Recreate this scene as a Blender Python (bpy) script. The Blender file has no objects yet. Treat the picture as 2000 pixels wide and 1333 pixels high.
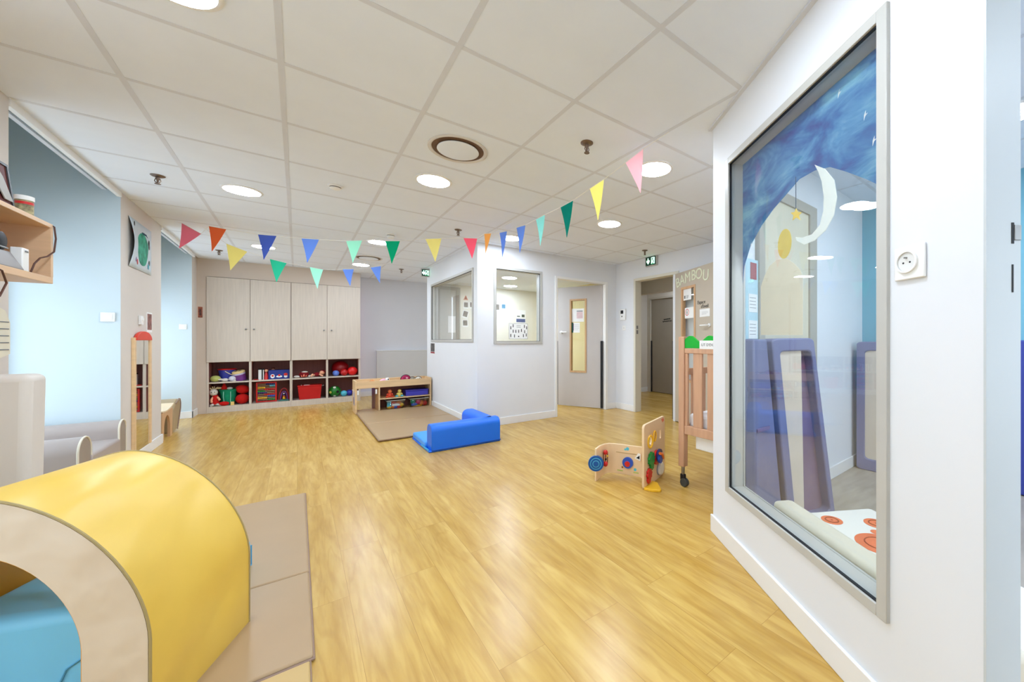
import bpy, bmesh, math, random
from mathutils import Matrix, Vector
random.seed(7)
SC = bpy.context.scene
COL = SC.collection
PI = math.pi

# ------------------------------------------------------------------ camera
cd = bpy.data.cameras.new('camera')
cam = bpy.data.objects.new('camera', cd)
COL.objects.link(cam)
cam.location = (0, 0, 1.13)
cam.rotation_euler = (PI/2, 0, -0.672208)
cd.sensor_fit = 'HORIZONTAL'
cd.sensor_width = 36
cd.lens = 13.274
cd.shift_x = -0.08379
cd.shift_y = -0.0007
cd.clip_start = 0.02
SC.camera = cam

# ------------------------------------------------------------------ world, daylight, exposure
w = bpy.data.worlds.new('world')
SC.world = w
w.use_nodes = True
bgn = w.node_tree.nodes['Background']
bgn.inputs[0].default_value = (0.75, 0.86, 1.0, 1)
bgn.inputs[1].default_value = 1.0
SC.view_settings.view_transform = 'Standard'
SC.view_settings.look = 'None'
SC.view_settings.gamma = 1
SC.view_settings.use_curve_mapping = False
SC.view_settings.exposure = 1.6
SC.cycles.use_denoising = True
SC.cycles.max_bounces = 10
SC.cycles.diffuse_bounces = 5
SC.cycles.glossy_bounces = 4
SC.cycles.transmission_bounces = 6
SC.cycles.transparent_max_bounces = 24
SC.cycles.sample_clamp_indirect = 6
LAMP = 33.0          # radiance of the ceiling lamp diffusers
DAY_FILL = 2.2     # fill daylight through two unseen windows added beside and behind the camera
DAY = 1.9           # daylight through each alcove window (W)

def area(name, loc, rot, sx, sy, power, rgb):
    l = bpy.data.lights.new(name, 'AREA')
    l.shape = 'RECTANGLE'; l.size = sx; l.size_y = sy
    l.energy = power; l.color = rgb
    o = bpy.data.objects.new(name, l); COL.objects.link(o)
    o.location = loc; o.rotation_euler = rot
    return o
# overcast daylight outside the two alcove windows in the left wall
area('daylight_near', (-1.93, 4.22, 0.95), (0, -PI/2, 0), 1.3, 1.5, DAY, (0.80, 0.92, 1.0))
area('daylight_far', (-1.93, 7.10, 0.95), (0, -PI/2, 0), 1.3, 1.6, DAY, (0.80, 0.92, 1.0))
# fill light outside two unseen alcove windows, added to brighten the near room
area('fill_beside', (-1.93, 1.36, 1.12), (0, -PI/2, 0), 1.6, 1.5, DAY_FILL, (0.86, 0.94, 1.0))
area('fill_behind', (-1.93, -1.5, 1.12), (0, -PI/2, 0), 1.6, 1.5, DAY_FILL, (0.86, 0.94, 1.0))

area('fill_dormitory', (2.4, -2.93, 1.2), (PI/2, 0, PI), 2.0, 1.6, 14, (0.84, 0.95, 1.0))  # fill light added to brighten the dormitory; no window is built there

# ------------------------------------------------------------------ materials
def lin(c):
    out = []
    for v in c:
        v = v/255.0
        out.append(v/12.92 if v <= 0.04045 else ((v+0.055)/1.055)**2.4)
    return out
MATS = {}
def mat(name, rgb, rough=0.5, spec=0.5, var=0.04, scale=6.0, metal=0.0, bump=0.0, bdist=0.01, bscale=None, stretch=None, emit=0.0, coat=0.0, sheen=0.0):
    if name in MATS: return MATS[name]
    m = bpy.data.materials.new(name); m.use_nodes = True
    nt = m.node_tree; N = nt.nodes; L = nt.links
    b = N['Principled BSDF']
    c = lin(rgb)
    tc = N.new('ShaderNodeTexCoord'); mp = N.new('ShaderNodeMapping')
    L.new(tc.outputs['Object'], mp.inputs[0])
    if stretch: mp.inputs['Scale'].default_value = stretch
    nz = N.new('ShaderNodeTexNoise'); nz.inputs['Scale'].default_value = scale; nz.inputs['Detail'].default_value = 4
    L.new(mp.outputs[0], nz.inputs['Vector'])
    rp = N.new('ShaderNodeValToRGB')
    rp.color_ramp.elements[0].position = 0.3; rp.color_ramp.elements[1].position = 0.7
    rp.color_ramp.elements[0].color = [max(0, v*(1-var)) for v in c]+[1]
    rp.color_ramp.elements[1].color = [min(1, v*(1+var)) for v in c]+[1]
    L.new(nz.outputs['Fac'], rp.inputs[0])
    L.new(rp.outputs[0], b.inputs['Base Color'])
    b.inputs['Roughness'].default_value = rough
    b.inputs['Specular IOR Level'].default_value = spec
    b.inputs['Metallic'].default_value = metal
    b.inputs['Coat Weight'].default_value = coat
    b.inputs['Sheen Weight'].default_value = sheen
    if emit > 0:
        L.new(rp.outputs[0], b.inputs['Emission Color']); b.inputs['Emission Strength'].default_value = emit
    if bump > 0:
        bp = N.new('ShaderNodeBump'); bp.inputs['Strength'].default_value = bump; bp.inputs['Distance'].default_value = bdist
        n2 = N.new('ShaderNodeTexNoise'); n2.inputs['Scale'].default_value = bscale or scale*4; n2.inputs['Detail'].default_value = 3 if (bscale or 9) > 3 else 0.6
        L.new(mp.outputs[0], n2.inputs['Vector']); L.new(n2.outputs['Fac'], bp.inputs['Height'])
        L.new(bp.outputs[0], b.inputs['Normal'])
    MATS[name] = m
    return m
def glassmat(name, tint=(1, 1, 1), refl=1.0):
    m = bpy.data.materials.new(name); m.use_nodes = True
    nt = m.node_tree; N = nt.nodes; L = nt.links
    N.remove(N['Principled BSDF'])
    out = N['Material Output']
    tr = N.new('ShaderNodeBsdfTransparent'); tr.inputs[0].default_value = (*tint, 1)
    gl = N.new('ShaderNodeBsdfGlossy'); gl.inputs['Roughness'].default_value = 0.0
    # Schlick reflectance of a thin pane, the same from both sides
    ge = N.new('ShaderNodeNewGeometry'); dt = N.new('ShaderNodeVectorMath'); dt.operation = 'DOT_PRODUCT'
    L.new(ge.outputs['Normal'], dt.inputs[0]); L.new(ge.outputs['Incoming'], dt.inputs[1])
    ab = N.new('ShaderNodeMath'); ab.operation = 'ABSOLUTE'; L.new(dt.outputs['Value'], ab.inputs[0])
    iv = N.new('ShaderNodeMath'); iv.operation = 'SUBTRACT'; iv.inputs[0].default_value = 1.0; L.new(ab.outputs[0], iv.inputs[1])
    pw = N.new('ShaderNodeMath'); pw.operation = 'POWER'; pw.inputs[1].default_value = 5.0; L.new(iv.outputs[0], pw.inputs[0])
    mu = N.new('ShaderNodeMath'); mu.operation = 'MULTIPLY_ADD'; mu.inputs[1].default_value = 0.96*refl; mu.inputs[2].default_value = 0.04*refl
    mx = N.new('ShaderNodeMixShader')
    L.new(pw.outputs[0], mu.inputs[0]); L.new(mu.outputs[0], mx.inputs[0])
    L.new(tr.outputs[0], mx.inputs[1]); L.new(gl.outputs[0], mx.inputs[2]); L.new(mx.outputs[0], out.inputs[0])
    MATS[name] = m
    return m
def lampmat(name, rgb, strength):
    m = bpy.data.materials.new(name); m.use_nodes = True
    nt = m.node_tree; N = nt.nodes; L = nt.links
    N.remove(N['Principled BSDF'])
    e = N.new('ShaderNodeEmission'); e.inputs[0].default_value = (*rgb, 1); e.inputs[1].default_value = strength
    L.new(e.outputs[0], N['Material Output'].inputs[0])
    MATS[name] = m
    return m
def floormat():
    m = bpy.data.materials.new('wood_plank_vinyl'); m.use_nodes = True
    nt = m.node_tree; N = nt.nodes; L = nt.links
    b = N['Principled BSDF']
    tc = N.new('ShaderNodeTexCoord'); sp = N.new('ShaderNodeSeparateXYZ'); L.new(tc.outputs['Object'], sp.inputs[0])
    cb = N.new('ShaderNodeCombineXYZ'); L.new(sp.outputs['Y'], cb.inputs['X']); L.new(sp.outputs['X'], cb.inputs['Y'])
    br = N.new('ShaderNodeTexBrick')
    br.inputs['Scale'].default_value = 1.0; br.inputs['Brick Width'].default_value = 1.22; br.inputs['Row Height'].default_value = 0.18
    br.inputs['Mortar Size'].default_value = 0.0008; br.inputs['Mortar Smooth'].default_value = 0.3; br.offset = 0.37; br.squash = 1.0
    br.inputs['Color1'].default_value = (0, 0, 0, 1); br.inputs['Color2'].default_value = (1, 1, 1, 1); br.inputs['Mortar'].default_value = (0.5, 0.5, 0.5, 1)
    L.new(cb.outputs[0], br.inputs['Vector'])
    # cathedral grain: distorted rings stretched along the plank, shifted per plank
    mp = N.new('ShaderNodeMapping'); mp.inputs['Scale'].default_value = (9.0, 0.9, 1)
    ad = N.new('ShaderNodeVectorMath'); ad.operation = 'ADD'
    sc = N.new('ShaderNodeVectorMath'); sc.operation = 'SCALE'; sc.inputs['Scale'].default_value = 7.0
    L.new(br.outputs['Color'], sc.inputs[0]); L.new(tc.outputs['Object'], ad.inputs[0]); L.new(sc.outputs[0], ad.inputs[1]); L.new(ad.outputs[0], mp.inputs[0])
    n1 = N.new('ShaderNodeTexNoise'); n1.inputs['Scale'].default_value = 0.9; n1.inputs['Detail'].default_value = 3; n1.inputs['Distortion'].default_value = 0.8
    L.new(mp.outputs[0], n1.inputs['Vector'])
    ml = N.new('ShaderNodeMath'); ml.operation = 'MULTIPLY'; ml.inputs[1].default_value = 46.0; L.new(n1.outputs['Fac'], ml.inputs[0])
    sn = N.new('ShaderNodeMath'); sn.operation = 'SINE'; L.new(ml.outputs[0], sn.inputs[0])
    mr = N.new('ShaderNodeMapRange'); mr.inputs[1].default_value = -1; mr.inputs[2].default_value = 1; L.new(sn.outputs[0], mr.inputs[0])
    mp2 = N.new('ShaderNodeMapping'); mp2.inputs['Scale'].default_value = (42, 5, 1); L.new(ad.outputs[0], mp2.inputs[0])
    n2 = N.new('ShaderNodeTexNoise'); n2.inputs['Scale'].default_value = 1.0; n2.inputs['Detail'].default_value = 5; L.new(mp2.outputs[0], n2.inputs['Vector'])
    n3 = N.new('ShaderNodeTexNoise'); n3.inputs['Scale'].default_value = 1.4; n3.inputs['Detail'].default_value = 2; L.new(mp.outputs[0], n3.inputs['Vector'])
    r1 = N.new('ShaderNodeValToRGB')
    r1.color_ramp.elements[0].position = 0.25; r1.color_ramp.elements[0].color = lin(GRAIN_D)+[1]
    r1.color_ramp.elements[1].position = 0.75; r1.color_ramp.elements[1].color = lin(GRAIN_L)+[1]
    L.new(n3.outputs['Fac'], r1.inputs[0])
    mx = N.new('ShaderNodeMix'); mx.data_type = 'RGBA'; mx.blend_type = 'MULTIPLY'; mx.inputs[0].default_value = 0.26
    r2 = N.new('ShaderNodeValToRGB'); r2.color_ramp.elements[0].position = 0.0; r2.color_ramp.elements[0].color = (0.70, 0.58, 0.42, 1)
    r2.color_ramp.elements[1].position = 0.45; r2.color_ramp.elements[1].color = (1, 1, 1, 1)
    L.new(mr.outputs[0], r2.inputs[0]); L.new(r1.outputs[0], mx.inputs[6]); L.new(r2.outputs[0], mx.inputs[7])
    mx2 = N.new('ShaderNodeMix'); mx2.data_type = 'RGBA'; mx2.blend_type = 'MULTIPLY'; mx2.inputs[0].default_value = 0.55
    r3 = N.new('ShaderNodeValToRGB'); r3.color_ramp.elements[0].position = 0.3; r3.color_ramp.elements[0].color = (0.72, 0.62, 0.48, 1)
    r3.color_ramp.elements[1].position = 0.6; r3.color_ramp.elements[1].color = (1, 1, 1, 1)
    L.new(n2.outputs['Fac'], r3.inputs[0]); L.new(mx.outputs[2], mx2.inputs[6]); L.new(r3.outputs[0], mx2.inputs[7])
    mx3 = N.new('ShaderNodeMix'); mx3.data_type = 'RGBA'; mx3.blend_type = 'MULTIPLY'; mx3.inputs[0].default_value = 0.22
    r4 = N.new('ShaderNodeValToRGB'); r4.color_ramp.elements[0].color = (0.80, 0.76, 0.70, 1); r4.color_ramp.elements[1].color = (1, 1, 1, 1)
    L.new(br.outputs['Color'], r4.inputs[0]); L.new(mx2.outputs[2], mx3.inputs[6]); L.new(r4.outputs[0], mx3.inputs[7])
    mx4 = N.new('ShaderNodeMix'); mx4.data_type = 'RGBA'; mx4.blend_type = 'MULTIPLY'
    L.new(br.outputs['Fac'], mx4.inputs[0]); L.new(mx3.outputs[2], mx4.inputs[6]); mx4.inputs[7].default_value = (0.6, 0.5, 0.38, 1)
    L.new(mx4.outputs[2], b.inputs['Base Color'])
    b.inputs['Roughness'].default_value = 0.27
    b.inputs['Specular IOR Level'].default_value = 0.5
    bp = N.new('ShaderNodeBump'); bp.inputs['Strength'].default_value = 0.05; bp.inputs['Distance'].default_value = 0.004
    L.new(n2.outputs['Fac'], bp.inputs['Height']); L.new(bp.outputs[0], b.inputs['Normal'])
    MATS['wood_plank_vinyl'] = m
    return m
GRAIN_D = (190, 148, 62); GRAIN_L = (218, 181, 100)

# ------------------------------------------------------------------ mesh builder
class MB:
    """collects faces; M is an optional matrix every shape is placed with"""
    def __init__(s, M=None): s.v = []; s.f = []; s.M = M
    def add(s, vs, fs, M=None):
        o = len(s.v)
        T = s.M if M is None else (s.M @ M if s.M is not None else M)
        for p in vs:
            p = Vector(p)
            if T is not None: p = T @ p
            s.v.append(p)
        for f in fs: s.f.append([i+o for i in f])
        return s
    def box(s, x0, y0, z0, x1, y1, z1, M=None):
        x0, x1 = min(x0, x1), max(x0, x1); y0, y1 = min(y0, y1), max(y0, y1); z0, z1 = min(z0, z1), max(z0, z1)
        v = [(x0,y0,z0),(x1,y0,z0),(x1,y1,z0),(x0,y1,z0),(x0,y0,z1),(x1,y0,z1),(x1,y1,z1),(x0,y1,z1)]
        return s.add(v, [(0,3,2,1),(4,5,6,7),(0,1,5,4),(1,2,6,5),(2,3,7,6),(3,0,4,7)], M)
    def cyl(s, p0, p1, r0, r1=None, n=20, caps=True):
        if r1 is None: r1 = r0
        p0 = Vector(p0); p1 = Vector(p1); a = (p1-p0).normalized()
        u = a.orthogonal().normalized(); w = a.cross(u)
        vs = []
        for p, r in ((p0, r0), (p1, r1)):
            for i in range(n):
                t = 2*PI*i/n; vs.append(p+(u*math.cos(t)+w*math.sin(t))*r)
        fs = [(i, (i+1) % n, n+(i+1) % n, n+i) for i in range(n)]
        if caps: fs += [tuple(reversed(range(n))), tuple(range(n, 2*n))]
        return s.add(vs, fs)
    def tube(s, pts, r, n=8, closed=False):
        pts = [Vector(p) for p in pts]; k = len(pts); vs = []; u = None
        for i, p in enumerate(pts):
            if closed: a = pts[(i+1) % k]-pts[i-1]
            else: a = pts[min(i+1, k-1)]-pts[max(i-1, 0)]
            a.normalize()
            if u is None: u = a.orthogonal().normalized()
            u = (u-a*u.dot(a)).normalized(); w = a.cross(u)
            for j in range(n):
                t = 2*PI*j/n; vs.append(p+(u*math.cos(t)+w*math.sin(t))*r)
        fs = []
        for i in range(k if closed else k-1):
            i2 = (i+1) % k
            for j in range(n): fs.append((i*n+j, i*n+(j+1) % n, i2*n+(j+1) % n, i2*n+j))
        if not closed: fs += [tuple(reversed(range(n))), tuple(range((k-1)*n, k*n))]
        return s.add(vs, fs)
    def lathe(s, c, prof, n=28, axis='Z', M=None):
        """prof: list of (r, h) from bottom to top"""
        c = Vector(c); vs = []
        for r, h in prof:
            for i in range(n):
                t = 2*PI*i/n; x, y = r*math.cos(t), r*math.sin(t)
                vs.append(c+Vector({'Z': (x, y, h), 'X': (h, x, y), 'Y': (y, h, x)}[axis]))
        fs = []
        for k in range(len(prof)-1):
            for i in range(n): fs.append((k*n+i, k*n+(i+1) % n, (k+1)*n+(i+1) % n, (k+1)*n+i))
        fs += [tuple(reversed(range(n))), tuple(range((len(prof)-1)*n, len(prof)*n))]
        return s.add(vs, fs, M)
    def ball(s, c, rx, ry=None, rz=None, n=24, m=14, M=None):
        ry = ry or rx; rz = rz or rx; c = Vector(c); vs = [c+Vector((0, 0, -rz))]
        for k in range(1, m):
            a = -PI/2+PI*k/m
            for i in range(n):
                t = 2*PI*i/n; vs.append(c+Vector((rx*math.cos(a)*math.cos(t), ry*math.cos(a)*math.sin(t), rz*math.sin(a))))
        vs.append(c+Vector((0, 0, rz))); fs = []
        for i in range(n): fs.append((0, 1+(i+1) % n, 1+i))
        for k in range(m-2):
            for i in range(n): fs.append((1+k*n+i, 1+k*n+(i+1) % n, 1+(k+1)*n+(i+1) % n, 1+(k+1)*n+i))
        q = 1+(m-2)*n
        for i in range(n): fs.append((q+i, q+(i+1) % n, len(vs)-1))
        return s.add(vs, fs, M)
    def prism(s, poly, axis, a, b, M=None):
        """extrude a 2D outline from a to b along axis; outline coords are the other two axes in order"""
        def p3(u, v, h): return {'X': (h, u, v), 'Y': (u, h, v), 'Z': (u, v, h)}[axis]
        n = len(poly); ar = sum(poly[i][0]*poly[(i+1) % n][1]-poly[(i+1) % n][0]*poly[i][1] for i in range(n))
        if (ar < 0) != (axis == 'Y'): poly = poly[::-1]
        if a > b: a, b = b, a
        vs = [p3(u, v, a) for u, v in poly]+[p3(u, v, b) for u, v in poly]
        fs = [tuple(reversed(range(n))), tuple(range(n, 2*n))]+[(i, (i+1) % n, n+(i+1) % n, n+i) for i in range(n)]
        return s.add(vs, fs, M)
    def ring(s, outer, inner, axis, a, b, M=None):
        """plate with a hole: outer and inner outlines with equal point counts"""
        def p3(u, v, h): return {'X': (h, u, v), 'Y': (u, h, v), 'Z': (u, v, h)}[axis]
        n = len(outer); vs = []
        for h in (a, b):
            vs += [p3(u, v, h) for u, v in outer]+[p3(u, v, h) for u, v in inner]
        fs = []
        for i in range(n):
            j = (i+1) % n
            fs += [(i, j, n+j, n+i), (2*n+i, 3*n+i, 3*n+j, 2*n+j), (i, 2*n+i, 2*n+j, j), (n+i, n+j, 3*n+j, 3*n+i)]
        return s.add(vs, fs, M)

ROOT = {}
def finish(o, bevel=0, seg=2, smooth=None):
    if bevel:
        b = o.modifiers.new('bevel', 'BEVEL'); b.width = bevel; b.segments = seg; b.limit_method = 'ANGLE'; b.angle_limit = math.radians(40)
        b.harden_normals = False
    me = o.data
    me.polygons.foreach_set('use_smooth', [True]*len(me.polygons))
    me.set_sharp_from_angle(angle=math.radians(smooth if smooth else 38))
def obj(name, mb, m, parent=None, bevel=0, seg=2, label=None, fix=True, smooth=None):
    me = bpy.data.meshes.new(name)
    T = ROOT[parent.name].inverted() if parent is not None and parent.name in ROOT else Matrix()
    me.from_pydata([tuple(T @ v) for v in mb.v], [], mb.f)
    if fix:
        bm = bmesh.new(); bm.from_mesh(me)
        bmesh.ops.recalc_face_normals(bm, faces=bm.faces); bm.to_mesh(me); bm.free()
    me.update()
    me.materials.append(m)
    o = bpy.data.objects.new(name, me); COL.objects.link(o)
    if parent is not None:
        o.parent = parent
        if parent.name in ROOT: ROOT[o.name] = ROOT[parent.name]
    if label: o['label'] = label
    finish(o, bevel, seg, smooth)
    return o
def thing(name, label, cat, loc, rz=0, group=None):
    o = bpy.data.objects.new(name, None); COL.objects.link(o)
    o.empty_display_size = 0.05
    o.location = loc; o.rotation_euler = (0, 0, rz)
    ROOT[o.name] = Matrix.Translation(loc) @ Matrix.Rotation(rz, 4, 'Z')
    o['label'] = label; o['category'] = cat
    if group: o['group'] = group
    return o
def solo(name, mb, m, label, cat, group=None, **k):
    """a thing that is one mesh: its origin goes to the middle of its base"""
    xs = [v.x for v in mb.v]; ys = [v.y for v in mb.v]; zs = [v.z for v in mb.v]
    c = Vector(((min(xs)+max(xs))/2, (min(ys)+max(ys))/2, min(zs)))
    mb.v = [v-c for v in mb.v]
    o = obj(name, mb, m, None, **k); o.location = c
    o['label'] = label; o['category'] = cat
    if group: o['group'] = group
    ROOT[o.name] = Matrix.Translation(c)
    return o
def struct(name, mb, m, parent=None, **k):
    o = obj(name, mb, m, parent, **k)
    if parent is None: o['kind'] = 'structure'
    return o
def copy_tree(root, loc, rz, label, group=None, only=None):
    r = root.copy(); COL.objects.link(r); r.location = loc; r.rotation_euler = (0, 0, rz)
    r['label'] = label
    if group: r['group'] = group
    for ch in root.children:
        c = ch.copy(); COL.objects.link(c); c.parent = r
        for g in ch.children:
            d = g.copy(); COL.objects.link(d); d.parent = c
    return r
def text(name, body, m, parent, M, size, depth=0.001, align='CENTER', scale=1.0, spacing=1.0):
    """raised lettering; M places the text plane (x right, y up)"""
    cu = bpy.data.curves.new(name, 'FONT'); cu.body = body; cu.size = size; cu.extrude = depth
    cu.align_x = align; cu.align_y = 'CENTER'; cu.space_character = spacing
    t = bpy.data.objects.new(name, cu); COL.objects.link(t)
    dg = bpy.context.evaluated_depsgraph_get()
    me = bpy.data.meshes.new_from_object(t.evaluated_get(dg))
    COL.objects.unlink(t); bpy.data.objects.remove(t)
    T = (ROOT[parent.name].inverted() if parent is not None and parent.name in ROOT else Matrix()) @ M @ Matrix.Diagonal((scale, 1, 1, 1))
    me.transform(T); me.materials.clear(); me.materials.append(m)
    o = bpy.data.objects.new(name, me); COL.objects.link(o)
    if parent is not None:
        o.parent = parent
        if parent.name in ROOT: ROOT[o.name] = ROOT[parent.name]
    return o
def frame(origin, xdir, ydir):
    x = Vector(xdir).normalized(); y = Vector(ydir); y = (y-x*y.dot(x)).normalized(); z = x.cross(y)
    return Matrix(((x.x, y.x, z.x, origin[0]), (x.y, y.y, z.y, origin[1]), (x.z, y.z, z.z, origin[2]), (0, 0, 0, 1)))
def rrect(x0, y0, x1, y1, r, n=5):
    p = []
    for cx, cy, a in ((x1-r, y1-r, 0), (x0+r, y1-r, 90), (x0+r, y0+r, 180), (x1-r, y0+r, 270)):
        for i in range(n+1):
            t = math.radians(a+90*i/n); p.append((cx+r*math.cos(t), cy+r*math.sin(t)))
    return p
def circ(cx, cy, rx, ry=None, n=24):
    ry = ry or rx
    return [(cx+rx*math.cos(2*PI*i/n), cy+ry*math.sin(2*PI*i/n)) for i in range(n)]
def holed(x0, x1, z0, z1, hx0, hx1, hz0, hz1):
    """rectangles that make a wall face with one hole"""
    out = []
    if hx0 > x0: out.append((x0, hx0, z0, z1))
    if hx1 < x1: out.append((hx1, x1, z0, z1))
    if hz0 > z0: out.append((hx0, hx1, z0, hz0))
    if hz1 < z1: out.append((hx0, hx1, hz1, z1))
    return out

# palette
WHITE = mat('wall_paint_white', (229, 231, 235), 0.6, 0.25, 0.01, 3)
BEIGE = mat('wall_paint_beige', (214, 206, 198), 0.6, 0.25, 0.015, 3)
GREYW = mat('wall_paint_grey', (222, 224, 230), 0.6, 0.25, 0.01, 3)
BLUEW = mat('wall_paint_pale_blue', (206, 220, 226), 0.6, 0.25, 0.01, 3)
TEALW = mat('wall_paint_teal', (120, 178, 196), 0.6, 0.25, 0.02, 2)
CEIL = mat('ceiling_tile', (232, 238, 247), 0.8, 0.1, 0.012, 5)
TBAR = mat('ceiling_grid_metal', (216, 219, 226), 0.6, 0.3, 0.02, 8)
TRIM = mat('trim_white', (238, 237, 235), 0.4, 0.4, 0.01, 5)
ALU = mat('window_frame_grey', (190, 188, 182), 0.4, 0.5, 0.02, 6)
BLACK = mat('black_rubber', (22, 22, 26), 0.5, 0.4, 0.1, 20)
GLASS = glassmat('clear_glass', (0.97, 0.98, 0.975), 1.0)
PLANKS = floormat()
GREYF = mat('grey_vinyl_floor', (176, 164, 150), 0.45, 0.4, 0.16, 3, stretch=(1, 5, 1))
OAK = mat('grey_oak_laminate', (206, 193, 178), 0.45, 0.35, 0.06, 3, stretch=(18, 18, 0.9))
OAKIN = mat('laminate_shade_brown', (150, 94, 86), 0.5, 0.3, 0.08, 3, stretch=(16, 16, 1))  # oak darkened and reddened for cubbyhole shade; also brown for shelf backs
DOORG = mat('door_laminate_grey', (190, 184, 180), 0.45, 0.35, 0.02, 4)
DOORB = mat('door_laminate_beige', (190, 178, 160), 0.45, 0.35, 0.03, 4)
FRAMEB = mat('door_frame_cream', (222, 218, 204), 0.4, 0.4, 0.02, 5)
WOODF = mat('glazing_bead_oak', (196, 158, 116), 0.45, 0.35, 0.1, 4, stretch=(10, 10, 1))
BIRCH = mat('birch_plywood', (226, 192, 146), 0.4, 0.4, 0.08, 4, stretch=(1, 1, 7))
BIRCHD = mat('beech_wood', (206, 164, 122), 0.45, 0.35, 0.1, 4, stretch=(9, 9, 1))
PALEBIRCH = mat('pale_birch', (222, 196, 156), 0.4, 0.4, 0.06, 4, stretch=(1, 6, 6))
PAPER = mat('white_paper', (240, 240, 238), 0.7, 0.2, 0.01, 9)
INK = mat('black_ink', (28, 28, 30), 0.6, 0.2, 0.05, 30)
GREYINK = mat('grey_ink', (120, 122, 126), 0.6, 0.2, 0.05, 30)
STEEL = mat('brushed_steel', (150, 148, 146), 0.3, 0.5, 0.05, 20, metal=1.0)
WPLASTIC = mat('white_plastic', (240, 240, 238), 0.35, 0.5, 0.01, 8)
REDP = mat('red_plastic', (206, 30, 26), 0.35, 0.5, 0.05, 8)
BLUEP = mat('blue_plastic', (40, 84, 190), 0.35, 0.5, 0.05, 8)
NAVY = mat('navy_plastic', (40, 40, 110), 0.4, 0.5, 0.06, 8)
GREENP = mat('green_plastic', (20, 140, 50), 0.35, 0.5, 0.05, 8)
YELP = mat('yellow_plastic', (244, 190, 40), 0.35, 0.5, 0.05, 8)
CYANP = mat('cyan_plastic', (84, 190, 214), 0.35, 0.5, 0.05, 8)
ORANGEP = mat('orange_plastic', (232, 116, 40), 0.35, 0.5, 0.05, 8)
PURPLEP = mat('purple_plastic', (110, 50, 130), 0.35, 0.5, 0.05, 8)
SKIN = mat('doll_vinyl', (232, 168, 132), 0.45, 0.4, 0.03, 10)
PLUSHW = mat('white_plush', (226, 220, 208), 0.9, 0.1, 0.06, 40, bump=0.4, bscale=160)
PLUSHR = mat('red_plush', (200, 34, 30), 0.85, 0.1, 0.08, 40, bump=0.4, bscale=160)
MIRROR = mat('mirror_glass', (235, 238, 238), 0.02, 0.5, 0.0, 1, metal=1.0)
# ================================================================== SETTING
H = 2.388
MW = Matrix.Translation((1.927, 1.324, 0)) @ Matrix.Rotation(-2.09937, 4, 'Z')   # glazed wall: x along it towards the camera side, y through it
def wallx(mb, X0, X1, rects):
    for a, b, c, d in rects: mb.box(X0, a, c, X1, b, d)
def wally(mb, Y0, Y1, rects):
    for a, b, c, d in rects: mb.box(a, Y0, c, b, Y1, d)

struct('floor', MB().box(-1.95, -3.1, -0.06, 7.2, 9.1, 0), PLANKS)
g = MB()
g.prism([(2.016, 1.225), (4.16, 1.225), (4.16, -3.0), (-0.45, -3.0)], 'Z', 0.0005, 0.004)
struct('floor_dormitory', g, GREYF)
c = MB().box(-1.185, -3.1, H, 7.2, 9.1, H+0.06)
ceiling = struct('ceiling', c, CEIL)
bars = MB()
for k in range(-1, 13):
    x = -0.658+0.6*k
    bars.box(x-0.012, -3.0, H-0.0015, x+0.012, 8.88, H+0.01)
for k in range(-8, 13):
    y = 1.63+0.6*k
    bars.box(-1.17, y-0.012, H-0.0013, 6.1, y+0.012, H+0.01)
struct('ceiling_grid', bars, TBAR, ceiling)

# left wall: pillars with daylit alcoves between them
HS = 3.3      # the window bays run up to the slab above the suspended ceiling
m = MB()
m.box(-1.9, 2.2, 0, -1.17, 3.43, HS); m.box(-1.9, -0.7, 0, -1.17, 0.55, HS); m.box(-1.9, -3.0, 0, -1.17, -2.3, HS); m.box(-1.9, 5.024, 0, -1.17, 6.226, HS); m.box(-1.9, 7.984, 0, -1.2, 8.9, HS)
struct('wall_left', m, BEIGE)
m = MB()
for y0, y1, zs, zt in ((3.43, 5.024, 0.3, 1.85), (6.226, 7.984, 0.3, 1.85), (0.55, 2.2, 0.3, 1.95), (-2.3, -0.7, 0.3, 1.95)):
    m.box(-1.88, y0, 0, -1.72, y1, zs); m.box(-1.88, y0, zt, -1.72, y1, HS)
for y, s in ((3.432, 1), (5.022, -1), (6.228, 1), (7.982, -1)):
    m.box(-1.85, y-0.002, 0, -1.172 if y < 7.9 else -1.202, y+0.002, HS)
m.box(-1.9, -3.0, HS, -1.16, 8.9, HS+0.05); m.box(-1.19, -3.0, H+0.06, -1.17, 8.9, HS)
struct('wall_alcove', m, BLUEW)
m = MB()
for y0, y1 in ((3.43, 5.02), (6.23, 7.98)): m.box(-1.19, y0, 2.345, -1.165, y1, H)
struct('trim_1', m, TRIM)
for n, y0, y1, zt in ((1, 3.43, 5.024, 1.85), (2, 6.226, 7.984, 1.85), (6, 0.55, 2.2, 1.95), (7, -2.3, -0.7, 1.95)):  # the last two are unseen, added to let the fill daylight in
    fr = MB()
    for a, b, c_, d in ((y0, y0+0.06, 0.3, zt), (y1-0.06, y1, 0.3, zt), (y0+.06, y1-.06, 0.3, 0.36), (y0+.06, y1-.06, zt-.06, zt), ((y0+y1)/2-.03, (y0+y1)/2+.03, .36, zt-.06)):
        fr.box(-1.80, a, c_, -1.74, b, d)
    wf = struct('window_%d' % n, fr, WPLASTIC)
    obj('glass', MB().box(-1.773, y0+.06, .36, -1.767, y1-.06, zt-.06), GLASS, wf)

# back wall and the cupboard soffit
struct('wall_back', MB().box(0.9, 8.87, 0, 4.3, 8.97, H), GREYW)
m = MB(); m.box(-1.2, 8.30, 2.118, 0.923, 8.87, H); m.box(-1.2, 8.30, 0, -1.096, 8.87, 2.118)
struct('wall_cupboard_surround', m, mat('surround_laminate', (206, 190, 174), 0.5, 0.3, 0.03, 3))

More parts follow.
